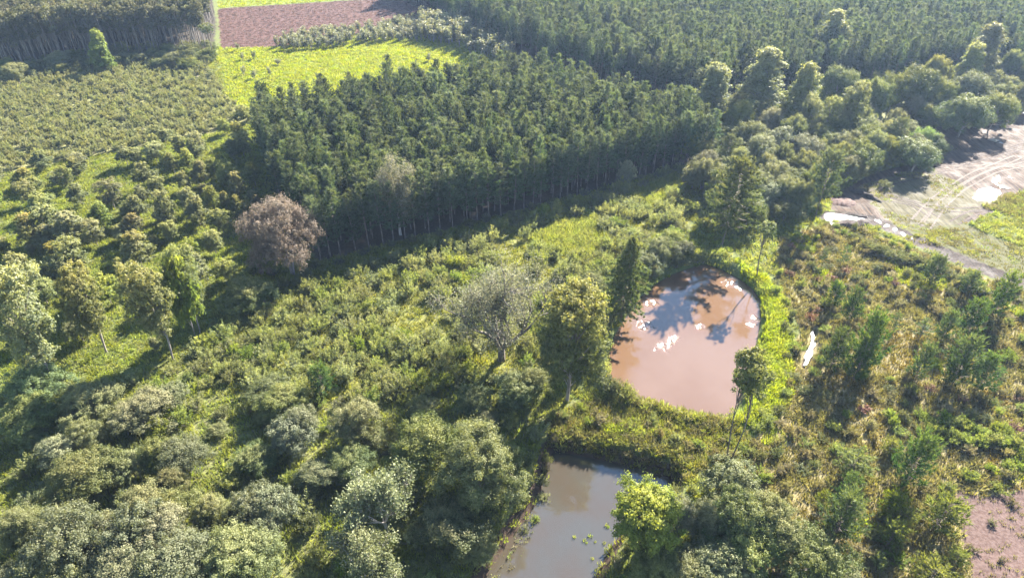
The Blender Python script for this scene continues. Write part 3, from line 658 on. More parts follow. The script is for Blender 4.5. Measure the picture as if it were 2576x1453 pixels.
# heaps of dark mud pushed up at the head of the track
M['mud'] = lane_mat('dark_mud', (.014, .010, .008), (.055, .038, .030)); M['clay'] = lane_mat('red_clay', (.052, .030, .025), (.098, .060, .050))
def heap(x, y, L, W_, H, rz, mat, lb):
    n, m = 26, 9; V = []; rs = np.random.RandomState(int(x)); p = at(x, y)
    u, v = np.meshgrid(np.linspace(-1, 1, n), np.linspace(-1, 1, m)); X, Y = u.ravel() * L / 2, v.ravel() * W_ / 2
    r2 = (u.ravel() ** 2 + v.ravel() ** 2); Zh = np.clip(1 - r2, 0, 1) ** .7 * H * (.55 + .9 * vnoise(X + 50, Y + 50, .9, int(x))) + (vnoise(X, Y, .45, 5) - .5) * .35 * (r2 < .9)
    c, s_ = math.cos(rz), math.sin(rz); XX, YY = c * X - s_ * Y, s_ * X + c * Y
    Zg = gh(np.column_stack([XX + p[0], YY + p[1]])); b = MB(); i_ = np.arange(m - 1)[:, None] * n; j_ = np.arange(n - 1)[None]
    b.indexed(np.column_stack([XX, YY, Zg + Zh - .12 * (r2 > .95)]), np.stack([i_ + j_, i_ + j_ + 1, i_ + j_ + n + 1, i_ + j_ + n], -1).reshape(-1, 4))
    o = bpy.data.objects.new('mud_heap', b.mesh('mud_heap', [M[mat]], True)); C.objects.link(o); o.location = (p[0], p[1], 0); tag(o, lb, 'mud heap')
heap(2140, 566, 9.5, 3.4, .9, .06, 'mud', 'dark mud heap between the white puddle and the wetland')
heap(2178, 492, 9, 1.8, .9, -.95, 'mud', 'dark ridge of pushed mud above the red clay patch')
heap(2118, 508, 6.5, 5.5, .5, -.4, 'clay', 'low reddish clay patch beside the white puddle')
# ------------------------------------------------------------------ kinds of plants
K = {}
def kind(key, name, cat, H0, W0, variants): K[key] = (name, cat, H0, W0, variants)
kind('pine', 'pine_tree', 'pine tree', 15, 4.4, [pine(10 + i, 15, 4.6 + .3 * (i % 3 - 1), 3.6 + .8 * (i % 3), pw=.68, irr=.33, step=.75, nb=5, tuft=.62, nn=14, w=.16, rise=.6, spacing=.52) for i in range(6)])
kind('pine_old', 'old_pine_tree', 'pine tree', 17, 13, [pine(31, 17, 12.5, 4.0, 'pine_old', step=.62, nb=7, tuft=.7, nn=13, w=.19, rise=.25, irr=.30, pw=.45, droop=.12, spacing=.55)])
kind('pine_lone', 'lone_pine_tree', 'pine tree', 12, 8, [pine(36, 12, 8, 4.2, 'pine_old', step=.6, nb=6, tuft=.6, nn=13, w=.17, rise=.45, irr=.30, pw=.42, spacing=.5)])
kind('conifer', 'weeping_conifer', 'conifer', 16, 8.5, [pine(41, 16, 8.5, 2.0, 'pine_old', step=.5, nb=7, tuft=.62, nn=13, w=.18, rise=.05, irr=.35, pw=.55, droop=.25, spacing=.5)])
kind('pine_young', 'young_pine_tree', 'pine tree', 6, 5, [pine(50 + i, 6, 5, .4, 'pine_young', step=.42, nb=6, tuft=.5, nn=9, w=.10, rise=.7, irr=.25, pw=.62, spacing=.34) for i in range(4)])
kind('pine_lime', 'young_pine_tree', 'pine tree', 4, 4, [pine(60 + i, 4, 4, .3, 'pine_lime', step=.4, nb=6, tuft=.45, nn=9, w=.10, rise=.7, irr=.25, pw=.6, spacing=.34) for i in range(3)])
kind('pine_sapling', 'pine_sapling', 'pine tree', 5, 1.6, [pine(66 + i, 5, 1.6, 1.2, 'pine_young', step=.5, nb=4, tuft=.4, nn=8, w=.09, rise=.6, irr=.4, pw=.4, spacing=.3) for i in range(2)])
kind('gum_row', 'plantation_eucalyptus', 'eucalyptus', 19, 5, [crown_tree(70 + i, 19, 5.2, .38 + .05 * i, 'gum_dark', 'bark_row', (.24, .11), 1.1, 16, 'oval', .42, .0095, gap=.15) for i in range(4)])
kind('gum_big', 'eucalyptus_tree', 'eucalyptus', 20, 10, [crown_tree(80 + i, 20, 10, .20, 'gum', 'bark_gum', (.20, .11), 1.1, 44, 'cone', .34, .013, gap=.08) for i in range(3)])
kind('gum_tall', 'tall_eucalyptus', 'eucalyptus', 15, 8, [crown_tree(90 + i, 15, 8, .26, 'gum', 'bark_gum', (.15, .07), .95, 40, 'oval', .34, .011, gap=.12, multi=1 + i % 2) for i in range(3)])
kind('gum', 'young_eucalyptus', 'eucalyptus', 7, 5, [crown_tree(100 + i, 7, 5, .22, 'gum', 'bark_grey', (.15, .07), 1.2, 20, ('cone', 'oval')[i % 2], .42, .011, gap=.1) for i in range(4)])
kind('gum_gold', 'young_eucalyptus', 'eucalyptus', 6, 4, [crown_tree(110 + i, 6, 4, .2, 'gum_gold', 'bark_grey', (.15, .07), 1.2, 18, 'cone', .42, .011) for i in range(2)])
kind('gum_lime', 'young_eucalyptus', 'eucalyptus', 6, 5, [crown_tree(115 + i, 6, 5, .2, 'gum_lime', 'bark_grey', (.15, .075), 1.2, 18, ('oval', 'cone')[i % 2], .42, .011) for i in range(2)])
def bro(key, name, mat, seed, n=2, H=8, W=8, bark='bark_grey', **kw):
    kind(key, name, 'tree', H, W, [crown_tree(seed + i, H, W, .08, mat, bark, kw.get('leaf', (.10, .058)), kw.get('dens', .72), 30 + 4 * i, ('round', 'round', 'flat')[i % 3], .35, .020, multi=1 + (i % 2), gap=.12) for i in range(n)])
bro('leaf', 'broadleaf_tree', 'leaf', 130, 3); bro('dark', 'dark_broadleaf_tree', 'leaf_dark', 140, 3); bro('grey', 'grey_leaved_tree', 'leaf_grey', 150, 2)
bro('silver', 'silver_leaved_tree', 'leaf_silver', 160, 2, 6, 6); bro('olive', 'olive_leaved_tree', 'leaf_olive', 170, 3); bro('lime', 'lime_leaved_tree', 'leaf_lime', 180, 1, 4, 3.5)
bro('mint', 'mint_leaved_tree', 'leaf_mint', 185, 1, 7, 9, dens=.5); bro('drab', 'drab_leaved_tree', 'leaf_drab', 187, 1)
kind('gold', 'golden_topped_tree', 'tree', 17, 11, [crown_tree(190, 17, 11, .16, 'leaf_gold', 'bark_grey', (.16, .085), 1.0, 50, 'oval', .33, .013, multi=2)])
kind('dome', 'dome_shaped_tree', 'tree', 12, 13, [crown_tree(196, 12, 13, .06, 'leaf_olive', 'bark_grey', (.105, .06), .8, 52, 'round', .27, .016, multi=2, gap=.12)])
kind('dome_wide', 'wide_crowned_tree', 'tree', 8, 10.5, [crown_tree(197 + i, 8, 10.5, .06, ('leaf_olive', 'leaf')[i], 'bark_grey', (.10, .058), .72, 44, 'round', .28, .02, multi=2, gap=.12) for i in range(2)])
kind('sunny', 'yellow_green_tree', 'tree', 9, 8, [crown_tree(193, 9, 8, .28, 'gum_lime', 'bark_pale', (.15, .08), 1.0, 28, 'round', .36, .014, multi=2)])
kind('brown', 'brown_tree', 'tree', 16, 15, [crown_tree(203, 16, 15.5, .14, 'leaf_brown', 'bark_grey', (.14, .062), .55, 60, 'round', .26, .018, multi=3, gap=.16)])
kind('bare', 'grey_bare_tree', 'tree', 17, 16, [bare_tree(211, 17, 16, 'leaf_drab', 'bark_dark', (.14, .07), 4, .14, 6, 6, .028, 1.7)])
kind('snag', 'dying_tree', 'tree', 14, 7, [bare_tree(221, 14, 7, 'leaf_drab', 'bark_pale', (.16, .08), 5, .25, 6, 6, .016, 1.1)])
kind('twiggy', 'twiggy_tree', 'tree', 9, 8, [bare_tree(231, 9, 8, 'leaf_silver', 'bark_pale', (.16, .09), 8, .15, 6, 5, .02, 1.2)])
kind('pole', 'thin_pole_tree', 'tree', 10, 3, [crown_tree(240, 10, 3.4, .72, 'leaf_dark', 'bark_dark', (.14, .06), .7, 12, 'oval', .42, .011, gap=.2)])
kind('twin', 'twin_stemmed_tree', 'tree', 16, 5.5, [crown_tree(244, 16, 5.6, .62, 'leaf', 'bark_dark', (.14, .07), 1.2, 24, 'oval', .40, .007, gap=.1, multi=2)])
kind('shrub', 'shrub', 'shrub', 2.8, 3.6, [shrub(300 + i, 3.6, 2.8, 'shrub') for i in range(6)])
kind('shrub_bright', 'bright_shrub', 'shrub', 2.4, 3.2, [shrub(310 + i, 3.2, 2.4, 'shrub_bright') for i in range(3)])
kind('shrub_dark', 'dark_shrub', 'shrub', 2.6, 3.2, [shrub(320 + i, 3.2, 2.6, 'shrub_dark') for i in range(4)])
kind('shrub_dry', 'dry_shrub', 'shrub', 1.7, 2.4, [shrub(330 + i, 2.4, 1.7, 'shrub_dry', stems=34, k=26, L=.22) for i in range(4)])
kind('shrub_rust', 'rusty_shrub', 'shrub', 2.2, 1.8, [shrub(336 + i, 1.8, 2.2, 'shrub_rust', stems=20, k=22, L=.22) for i in range(2)])
kind('sap', 'eucalyptus_sapling', 'sapling', 2.4, 2.6, [shrub(340 + i, 2.6, 2.4, 'shrub_field', stems=26, k=22, L=.34, w=.15) for i in range(5)])
kind('plume', 'large_leaved_sapling', 'sapling', 5, 2.6, [plume(350 + i, 5, 2.6) for i in range(4)])
kind('conical', 'conical_tree', 'tree', 14, 8, [crown_tree(360, 14, 8, .06, 'gum_lime', 'bark_grey', (.26, .13), 1.9, 40, 'cone', .36, .012)])
TALLY = {}
PLACED = []
def spot(key, p, H, W, label, group=None, name=None, tilt=.03):
    nm, cat, H0, W0, var = K[key]; n = TALLY.get(key, 0); TALLY[key] = n + 1
    tilt = .10 if cat == 'tree' and tilt == .03 and key not in ('pole', 'twin', 'bare', 'gold', 'brown', 'conical', 'snag') else tilt
    o = place(name or nm, var[n % len(var)], p[0], p[1], W / W0, H / H0, label=label, cat=cat, group=group, tilt=tilt)
    PLACED.append((p[0], p[1], W)); return o
def by_top(key, x, y, H, W, label, group=None): return spot(key, at(x, y, H), H, W, label, group)
def by_base(key, x, y, ytop, W, label, group=None):
    p = at(x, y); lo, hi = .5, 40.
    for _ in range(40):
        m = (lo + hi) / 2
        if proj((p[0], p[1], m))[1] > ytop: lo = m
        else: hi = m
    return spot(key, p, lo, W, label, group)

# ------------------------------------------------------------------ single trees of the middle ground
by_base('brown', 735, 694, 492, 14.2, 'broad brown-leaved tree with rounded crown at the corner of the pine plantation')
by_base('snag', 1008, 592, 418, 9.5, 'thin pinkish grey half-bare tree in front of the pine plantation')
by_base('bare', 1262, 905, 668, 20.5, 'large grey half-leafless tree with dark forking limbs left of the pond')
by_base('gold', 1426, 1005, 722, 13, 'tall tree with golden yellow top between bare tree and upper pond')
by_base('conifer', 1562, 800, 590, 8.5, 'dark drooping conifer on the left shore of the upper pond')
by_base('pine_old', 1816, 616, 400, 13.5, 'big dark spreading pine behind the head of the upper pond')
by_base('pine_lone', 2050, 548, 383, 8.5, 'lone round-headed pine beside the white puddle of the dirt track')
by_base('pole', 1902, 704, 570, 4, 'thin dark pole-like tree with tiny tuft on the pond bank')
by_base('twin', 1832, 1160, 880, 5.8, 'slender tree with two bare leaning stems and small crown by lower pond dam')
by_base('gum_tall', 434, 904, 660, 9, 'tall eucalyptus with white trunk foot at the edge of the shrub belt')
by_base('gum_tall', 266, 890, 672, 8, 'eucalyptus with two thin pale stems beside the white-footed eucalyptus')
by_base('gum_tall', 150, 982, 665, 10.5, 'leftmost tall eucalyptus with long bare dark trunk')
by_base('gum_lime', 492, 850, 648, 6, 'bright yellow-green eucalyptus just behind the white-footed eucalyptus')
by_base('gum_tall', 505, 838, 612, 7, 'grey-green eucalyptus on the shaded edge above the yellow-green eucalyptus')
by_base('pole', 543, 153, 60, 5, 'lone slim tree on bare stem at the corner of the bright field')
by_top('conical', 232, 72, 15, 8.5, 'pointed yellow-edged tree leaning out of the far eucalyptus plantation')
TXT = '''silver|145|128|6|8.5|pale rounded bushy tree at the foot of the far eucalyptus plantation
grey|25|160|6|8|grey-green round tree at the left edge before the far eucalyptus plantation
olive|440|128|6|8|olive bushy tree beside the corner of the bright field
dark|395|148|4|6|low dark tree between pale bushy tree and bright field corner
leaf|470|142|5|7|mid-green bushy tree directly left of the slim corner tree
leaf|520|120|5|5|small bushy tree touching the slim corner tree
gum|350|408|8|6.5|largest grey eucalyptus in the upper middle of the meadow
gum|485|334|7|5|eucalyptus near the shrub field beside the plantation shade
gum|497|402|7|5|eucalyptus with visible trunk at the rim of the plantation shade
gum_lime|553|413|5|3.2|small pale eucalyptus standing alone in the plantation shade
gum_gold|630|410|6.5|4.4|yellow cone-shaped eucalyptus nearest to the dark pine edge
gum|378|359|6|6|dark grey eucalyptus on the border of the shrub field
gum|304|364|6|5|eucalyptus at the shrub field border left of the dark grey one
gum|190|385|5|5|low eucalyptus at the left end of the shrub field border
gum_gold|178|398|5|5|yellowish low eucalyptus at the left end of the shrub field border
gum|185|462|6|5|small dark eucalyptus in the sunny grass on the left
gum|262|452|8|7|wide grey eucalyptus in the centre of the meadow
gum_lime|415|380|5|4|little green eucalyptus between the two grey ones of the upper meadow
gum_lime|525|470|7|5.5|brightest yellow-green eucalyptus in the row above the brown tree
gum|465|470|7|5.5|green eucalyptus left of the brightest yellow-green one
gum_gold|560|480|5|3|narrow yellow eucalyptus right of the brightest yellow-green one
gum_gold|588|492|5|3.2|orange-tipped small eucalyptus left of the brown tree
gum_gold|640|490|5|3|orange-tipped small eucalyptus touching the brown tree crown
gum_lime|609|268|5|5|sunny low eucalyptus at the far corner of the pine plantation
gum_lime|592|307|6|6|sunny eucalyptus beside the far left edge of the pines
gum|600|335|7|6|grey-green eucalyptus against the left pine edge
gum|574|350|6|5|eucalyptus left of the grey-green one at the pine edge
gum_lime|556|297|5|4|small pale eucalyptus where shrub field meets pines
gum|505|350|4|3|small dark round eucalyptus near the shrub field border
gum|88|483|6|7|greyish eucalyptus in the left sunny meadow
gum|95|522|8|7|eucalyptus with several stems in the left meadow clump
gum|158|536|8|8|wide grey-green eucalyptus of the left meadow clump
gum_gold|52|543|8|6|yellow-topped eucalyptus of the left meadow clump
gum|158|599|9|8|lowest grey eucalyptus of the left meadow clump
gum_lime|240|515|7|6|yellow-green eucalyptus left of the middle meadow
gum|330|492|7|6|grey eucalyptus with white highlights in the middle meadow
gum_gold|322|540|6|5|golden eucalyptus in the middle of the meadow
gum|402|482|10|5|slim eucalyptus on a long thin trunk in the middle meadow
gum|482|490|8|5.5|eucalyptus on a thin forked trunk near the shadow of the brown tree
gum|546|527|6|5.5|eucalyptus half in the shadow left of the brown tree
gum_gold|616|508|6|5.5|yellow-orange eucalyptus clump at the left of the brown tree
gum_gold|325|585|9|7.5|orange-tipped grey eucalyptus above the white-footed eucalyptus
gum|465|617|11|8|large grey eucalyptus right of the orange-tipped one
gum|420|560|5|4|small pale eucalyptus in the bright grass gap
gum|25|640|9|8|grey eucalyptus crown at the left picture edge
gum_lime|250|690|7|6|green eucalyptus between the two tall stemmed eucalyptuses
dark|600|700|7|8|bluish dark tree in the shade below the brown tree
dark|655|715|5|6|low dark tree in the shade under the brown tree
silver|185|805|5|4.5|small pale tree between the trunks of the leftmost eucalyptuses
mint|70|928|6|9|mint green spreading tree at the left edge below the eucalyptuses
dark|60|1010|5|9|dark green low tree in the shade at the left edge
grey|217|985|5|9|bluish grey wide tree below the shrub belt on the left
silver|420|968|5|5|silvery tree at the lower rim of the shrub belt
grey|350|1003|6|9|broad grey-green tree beside the silvery one at the shrub belt rim
lime|380|1058|4|3.4|lime-green bushy tree right of two lime clumps
lime|304|1054|4|3.2|lime-green clump on the left of three
lime|420|1028|3|2.4|smallest lime-green clump near the shrub belt
lime|385|1163|4|2.8|lime-green clump in the middle of the lower wood
lime|395|1198|3|2.6|lime-green low clump just below the middle one
olive|203|1062|6|5|yellow-green tree with bare branching trunk in the left wood
silver|133|1110|5|5.5|silver-green feathery tree on the left in deep shade
leaf|196|1150|7|9|large mixed green tree below the yellow-green branching tree
dark|378|1112|6|5.5|grey dark tree between the lime clumps
olive|450|1120|6|7|pale olive tree beside the sunny strip of the lower wood
leaf|315|1142|5|5.5|feathery green tree in shade left of the lime clumps
grey|427|1182|5|4.6|pale grey rounded tree right of the middle lime clump
olive|680|962|4|7|olive tree beside the young pine on the shrub belt rim
leaf|705|985|5|7|fresh green tree at the rim below the young pine
silver|752|1022|7|5|upper silvery tree of a pair in the lower wood
silver|728|1062|6|6.5|lower silvery tree of a pair in the lower wood
grey|892|1015|8|7.5|grey feathery tree standing over the dark hollow
leaf|528|1248|7|4.8|narrow green tree at the lower end of the long shadow
olive|622|1236|8|7.5|rounded olive tree with yellow top at the shadow end
silver|676|1232|8|5.5|pale grey tree fused to the right of the rounded olive tree
silver|644|1318|6|4.6|small pale round tree below the rounded olive tree
grey|343|1248|7|7.5|grey-green tree above the olive canopy in the lower left
leaf|430|1258|6|6.5|green tree at the lower end of the sunny strip
olive|35|1292|7|5.5|olive tree at the left edge in the lower left canopy
dome_wide|157|1308|9|11|widest yellow-olive crown of the lower left canopy
olive|238|1320|7|6|small olive crown beside the widest yellow-olive crown
olive|335|1295|9|9|light olive crown in the middle of the lower left canopy
grey|405|1300|8|8|greyish crown right of the light olive crown
olive|420|1382|8|9|low yellow-olive crown near the bottom edge
grey|300|1400|7|9|grey-olive crown at the bottom edge left of the centre of the lower left canopy
dome_wide|567|1366|8|10|big fine-leaved green crown at the bottom edge
olive|35|1423|5|6|pale olive crown in the bottom left corner
leaf|130|1400|6|9|green crown at the bottom edge beside the bottom left corner
leaf|1075|1060|9|9.5|rounded green tree behind the biggest dome-shaped tree
dome|1211|1113|12|13|biggest dome-shaped olive tree left of the lower pond
twiggy|950|1205|10|10|tree with bare pale twigs on top left of the dome-shaped tree
dark|1120|1290|6|9|dark tree in the shade at the foot of the dome-shaped tree
twiggy|900|1375|8|9|pale twiggy crown at the bottom edge below the twiggy-topped tree
dark|880|1130|5|7|dark tree in the hollow right of the grey feathery tree
dark|640|1130|4|6|low dark tree in the long shadow
dark|800|1180|4|7|dark low tree in the shade left of the twiggy-topped tree
sunny|1640|1250|9.5|8.5|yellow-green tree with pale trunk right of the lower pond
silver|1856|1180|6|7.5|silvery domed tree at the end of the pond dam
dark|1872|1238|9|7.5|dark green glossy tree below the silvery domed tree
grey|1962|1268|8|8|pale-edged tree right of the dark glossy tree
dark|1900|1320|7|9|large dark crown below the dark glossy tree
grey|1803|1272|6|6|grey feathery tree left of the dark glossy tree
silver|1793|1394|5|6|pale round crown at the bottom edge left of a feathery one
silver|1845|1386|6|7|pale feathery crown at the bottom edge
leaf|2069|1376|6|8.5|round green tree at the bottom edge before the wetland
olive|1737|1416|5|8|light olive crown at the bottom edge right of the yellow-green tree
olive|1706|1280|5|6|olive tree on the right bank of the lower pond
leaf|1660|1400|5|6|green crown at the bottom edge beside the lower pond
grey|2120|1430|4|6|greyish crown at the bottom edge below the round green tree
gum_big|2111|21|22|13.7|tall eucalyptus towering alone over the far pines
gum_big|1943|122|22|15.6|tallest eucalyptus of the right wood with pointed crown
gum_big|1807|161|19|13.0|pointed eucalyptus at the left end of the right wood
gum_big|2041|154|20|11.7|slim eucalyptus between the tallest one and a dark round tree
gum_tall|2164|203|17|9|yellow-topped eucalyptus with visible trunk at the shaded edge of the right wood
gum_tall|2104|241|13|7|small yellow-topped eucalyptus beside the one with visible trunk
gum_tall|2055|238|14|7.5|yellow-topped eucalyptus in the middle of the right wood
gum_big|2507|56|22|13.0|tall eucalyptus near the right edge above the round trees
gum_big|2461|108|18|10.4|shorter eucalyptus left of the tall one near the right edge
gum_big|1545|12|16|9|lone eucalyptus rising from the far pines at the top edge
dark|2118|165|14|11|dark round tree above the yellow-topped eucalyptuses
dark|2332|165|15|12|large dark round tree in the row behind the bare field
leaf|2374|137|14|9|green round tree behind the row at the bare field
leaf|2269|175|14|10|yellowish round tree at the left of the row behind the bare field
grey|2461|189|13|12|pale-topped broad round tree above the bare field
dark|2451|235|13|12.5|dark dome-shaped tree with pale rim beside the bare field
dark|2524|238|11|9|dark tree at the right end of the row behind the bare field
leaf|2216|196|13|9|green tree beside the deep shade of the right wood
dark|2390|200|12|9|dark round tree between the pale-topped and the large dark one
leaf|2570|120|12|8|tree cut by the right picture edge beside the far puddle
silver|2195|297|8|6.5|pale bushy tree at the edge of the deep shade
pine_lone|2269|300|10|6|small pine above the dark bushes by the bare field
mint|2339|321|8|6.5|light green tree at the tip of the wood by the bare field
dark|2320|350|9|11|dark bushy tree throwing its shadow on the bare field
leaf|2181|360|9|9|spreading light green tree before the dark bushy tree
olive|2136|325|9|8|olive tree beside the pale bushy tree
dark|2104|330|8|8|dark tree in the middle front of the right wood
silver|1978|315|10|9|pale crown in the centre of the right wood
grey|1900|304|10|9|grey crown below the tallest eucalyptus
pine_old|1838|336|10|6.5|dark small pine at the left front of the right wood
grey|1919|346|9|10|broad grey crown in the front of the right wood
drab|2041|343|9|9.5|brownish grey tree in the front of the right wood
lime|1754|255|8|7|bright green broad-leaved tree next to the pine plantation end
lime|1831|276|8|6|bright green tree under the pointed eucalyptus
grey|1947|273|10|8|pale grey tree under the tallest eucalyptus
leaf|2010|290|11|8|green tree between the pale crown and the yellow-topped eucalyptus
leaf|1870|250|12|8|green tree at the foot of the pointed eucalyptus
olive|1780|395|9|8|brownish olive tree left of the big spreading pine
silver|1940|465|6|7.5|pale large-leaved tree right of the big spreading pine
leaf|1965|405|8|9|green tree behind the big spreading pine
dark|1880|430|7|7|dark tree touching the right of the big spreading pine
mint|2024|480|4|7.5|light bushy tree at the foot of the lone round-headed pine
grey|2150|395|7|7|grey bushy tree above the lone round-headed pine
leaf|2220|330|9|7|green bush tree between the small pine and the pale bushy tree
shrub_dark|2234|452|2|4.2|single grey bush on the bare field
leaf|1740|330|9|7|tree in the shade at the end of the pine front
silver|1585|400|8|4.5|pale large-leaved tree in the shade before the pine front
gum|1750|420|6|7|light green tree at the end of the sunny belt
leaf|1690|580|6|7|green tree at the head of the upper pond on its left
grey|1660|600|6|6|grey twiggy tree at the left head of the upper pond
dark|1620|640|5|7|dark tree on the shaded left head of the upper pond
dark|1720|620|4|6|dark low tree overhanging the head of the upper pond
leaf|1490|690|4|5|fresh green bush tree left of the drooping conifer
dark|1300|960|5|7|dark leafy tree below the large grey half-leafless tree
grey|1340|930|5|6|pale grey tree right below the large grey half-leafless tree
dark|1190|980|4|6|dark tree in the shade left of the golden tree foot
pine_young|800|918|6.5|4.5|single green young pine in the middle of the shrub belt
pine_young|2164|724|7.5|3.7|narrow young pine nearest to the glaring stream
pine_young|2112|710|5.4|3.8|low young pine left of the narrow one
pine_young|2122|832|8.7|5.3|young pine beside the lower end of the glaring stream
pine_young|2220|790|11.4|5.8|tallest dark young pine in the wetland
pine_young|2190|848|9.5|5.3|young pine fused to the left of the tallest dark one
pine_sapling|2332|809|4|2.4|small spindly pine right of the tallest young pine
pine_young|2339|867|7.5|3.8|green young pine between the two dark groups
pine_young|2472|755|8.1|5.8|young pine below the hedge on the right
pine_young|2400|788|6.7|3.8|young pine left of the one below the hedge
pine_young|2455|850|10.2|6.7|dark broad young pine of the right group
pine_young|2507|895|7.5|4.8|bright-tipped young pine at the right end of the right group
pine_young|2550|690|9.7|5.2|dark young pine at the right picture edge by the track
pine_young|2367|645|6.5|4.8|grey-green young pine in the middle of the hedge
pine_young|2454|683|5.4|4.0|young pine at the right end of the hedge
pine_sapling|2136|617|5|1.6|thin green pine sapling standing free in the wetland
pine_sapling|2080|630|4.5|1.3|thin withered sapling left of the free standing sapling
pine_sapling|2265|788|4.5|1.6|thin sapling right of the tallest young pine
pine_lime|2160|1147|4|6|bright green young pine left of the dark one in the lower wetland
pine_young|2335|1100|10.2|5.8|dark green young pine in the middle of the lower wetland
pine_lime|2251|1108|3|3|small bright young pine above the dark one
pine_young|2150|1198|6.0|3.8|green young pine below the bright one
pine_young|2146|1247|8.7|5.8|dark young pine above the round green tree
pine_lime|2076|1240|3|2.2|small yellow pine sapling left of the dark young pine
pine_lime|2265|1245|5|4.2|light green young pine in the lower wetland centre
pine_lime|2286|1283|4|3.6|light green young pine just below the centre one
pine_lime|2395|1255|6|6|bright yellow-green young pine beside the pink clearing
pine_lime|2262|1318|4.2|3.6|yellow young pine standing before dark bushes
pine_lime|2360|1423|4|5.5|yellow-green young pine at the bottom edge
pine_lime|2419|1385|3|3.2|low yellow-green pine at the rim of the pink clearing'''
for ln in TXT.split('\n'):
    k, x, y, h, w, lb = ln.split('|'); by_top(k, float(x), float(y), float(h), float(w), lb)

# ------------------------------------------------------------------ pine plantation
pang = math.atan2(*(at(1600, 448) - at(800, 655))[[1, 0]])
FRONT = [at(800, 655)[:2], at(1250, 545)[:2], at(1600, 448)[:2], at(1790, 394)[:2]]
row = []; seg = np.array(FRONT); dseg = np.hypot(*np.diff(seg, axis=0).T); cum = np.concatenate([[0], np.cumsum(dseg)])
s = 0.6; ORD = 'first second third fourth fifth sixth seventh eighth ninth tenth eleventh twelfth'.split()
while s < cum[-1]:
    row.append(np.array([np.interp(s, cum, seg[:, 0]), np.interp(s, cum, seg[:, 1])])); s += 2.8 * rng.uniform(.7, 1.3)
for n, p in enumerate(row):
    e = len(row) - 1 - n
    lb = 'pine in the plantation front row, %s from the brown tree' % ORD[n] if n < 12 else 'pine in the plantation front row, %s from its end at the right wood' % ORD[e] if e < 12 else 'dark pine on bare trunk in the plantation front row beyond the half-bare tree'
    spot('pine', p, rng.uniform(12.4, 16), rng.uniform(4.0, 5.4), lb, 'pines of the plantation front row')
PP = scatter(Z['pine_front'], 3.0, 5, .38, pang)
fr = sdist(PP, np.array(FRONT), False); PP = PP[fr > 1.9]
for x0, y0, w0 in [(q[0], q[1], q[2]) for q in PLACED if q[2] > 6][:60]:
    PP = PP[np.hypot(PP[:, 0] - x0, PP[:, 1] - y0) > w0 * .22]
PP = PP[np.argsort(np.hypot(PP[:, 0], PP[:, 1]))]
NI = 300 - len(row)
for p in PP[:NI]:
    spot('pine', p, rng.uniform(11.8, 16.4), rng.uniform(3.6, 4.8), 'dark green pine inside the dense plantation block behind its front row', 'pines inside the plantation block')
for n, p in enumerate(row[::2]):
    q = p + np.array([rng.uniform(-.8, .8), rng.uniform(-3.2, -1.2)])
    spot('shrub_dark', q, rng.uniform(1.2, 2.6), rng.uniform(2, 3.6), 'shaded bush at the foot of the plantation front row', 'bushes at the foot of the pine front')
for x, y in [(690, 690), (715, 720), (745, 715), (770, 700), (660, 670), (640, 690), (780, 730), (700, 740)]:
    spot('shrub_dark', at(x, y), rng.uniform(1.8, 3), rng.uniform(3, 4.4), 'shaded bush under the brown round-headed tree', 'bushes under the brown tree')
PB = scatter(Z['pine_back'], 3.3, 6, .45, pang)
PB = PB[sdist(PB, Z['wood_far']) < -1.0]; PB = seen(PB, 14, 120, 260)
FAR = np.concatenate([PP[NI:], PB])
mass('pine_forest', FAR, [merged(v, 'pine_kind') for v in K['pine'][4]], (.82, 1.18), 'dense far pine plantation reading as one dark green mass', 'pine forest', (.80, 1.05))

# ------------------------------------------------------------------ far eucalyptus plantation
PG = scatter(Z['gum_back'], 3.4, 7, .3, .12); PG = seen(PG, 12, 60, 200)
PG = PG[np.argsort(PG[:, 1])]
for n, p in enumerate(PG[:190]):
    spot('gum_row', p, rng.uniform(17, 21), rng.uniform(4.6, 6), 'slim eucalyptus with pale bare trunk in the far plantation on the left', 'eucalyptuses of the far plantation')
mass('eucalyptus_forest', PG[190:], [merged(v, 'gum_kind') for v in K['gum_row'][4]], (.85, 1.05), 'rear of the eucalyptus plantation merging into one dark mass', 'forest')
UG = scatter(poly([(-60, 215), (0, 205), (250, 180), (430, 168), (530, 165), (535, 120), (300, 130), (0, 170), (-60, 180)]), 3.6, 8, .45); UG = seen(UG, 2)
for n, p in enumerate(UG):
    spot(('shrub_dark', 'dark')[n % 3 == 0], p, rng.uniform(2.5, 4.5), rng.uniform(4, 6), 'dark bush in the hedge at the foot of the far eucalyptus plantation', 'bushes before the far plantation')

# ------------------------------------------------------------------ sapling field
SF = scatter(Z['shrub_field'], 2.3, 9, .36, .1); SF = seen(SF, 2, 30, 10)
SF = SF[np.random.RandomState(9).rand(len(SF)) > .06]
SF = SF[np.argsort(np.hypot(SF[:, 0], SF[:, 1]))]
for p in SF[:300]:
    spot('sap', p, rng.uniform(1.9, 3.1), rng.uniform(2.2, 3.2), 'pale olive sapling in the near rows of the dense sapling field', 'saplings in the near rows of the field')
mass('sapling_undergrowth', SF[300:], [v[''] for v in K['sap'][4]], (.85, 1.2), 'far rows of the pale olive sapling field', 'saplings')

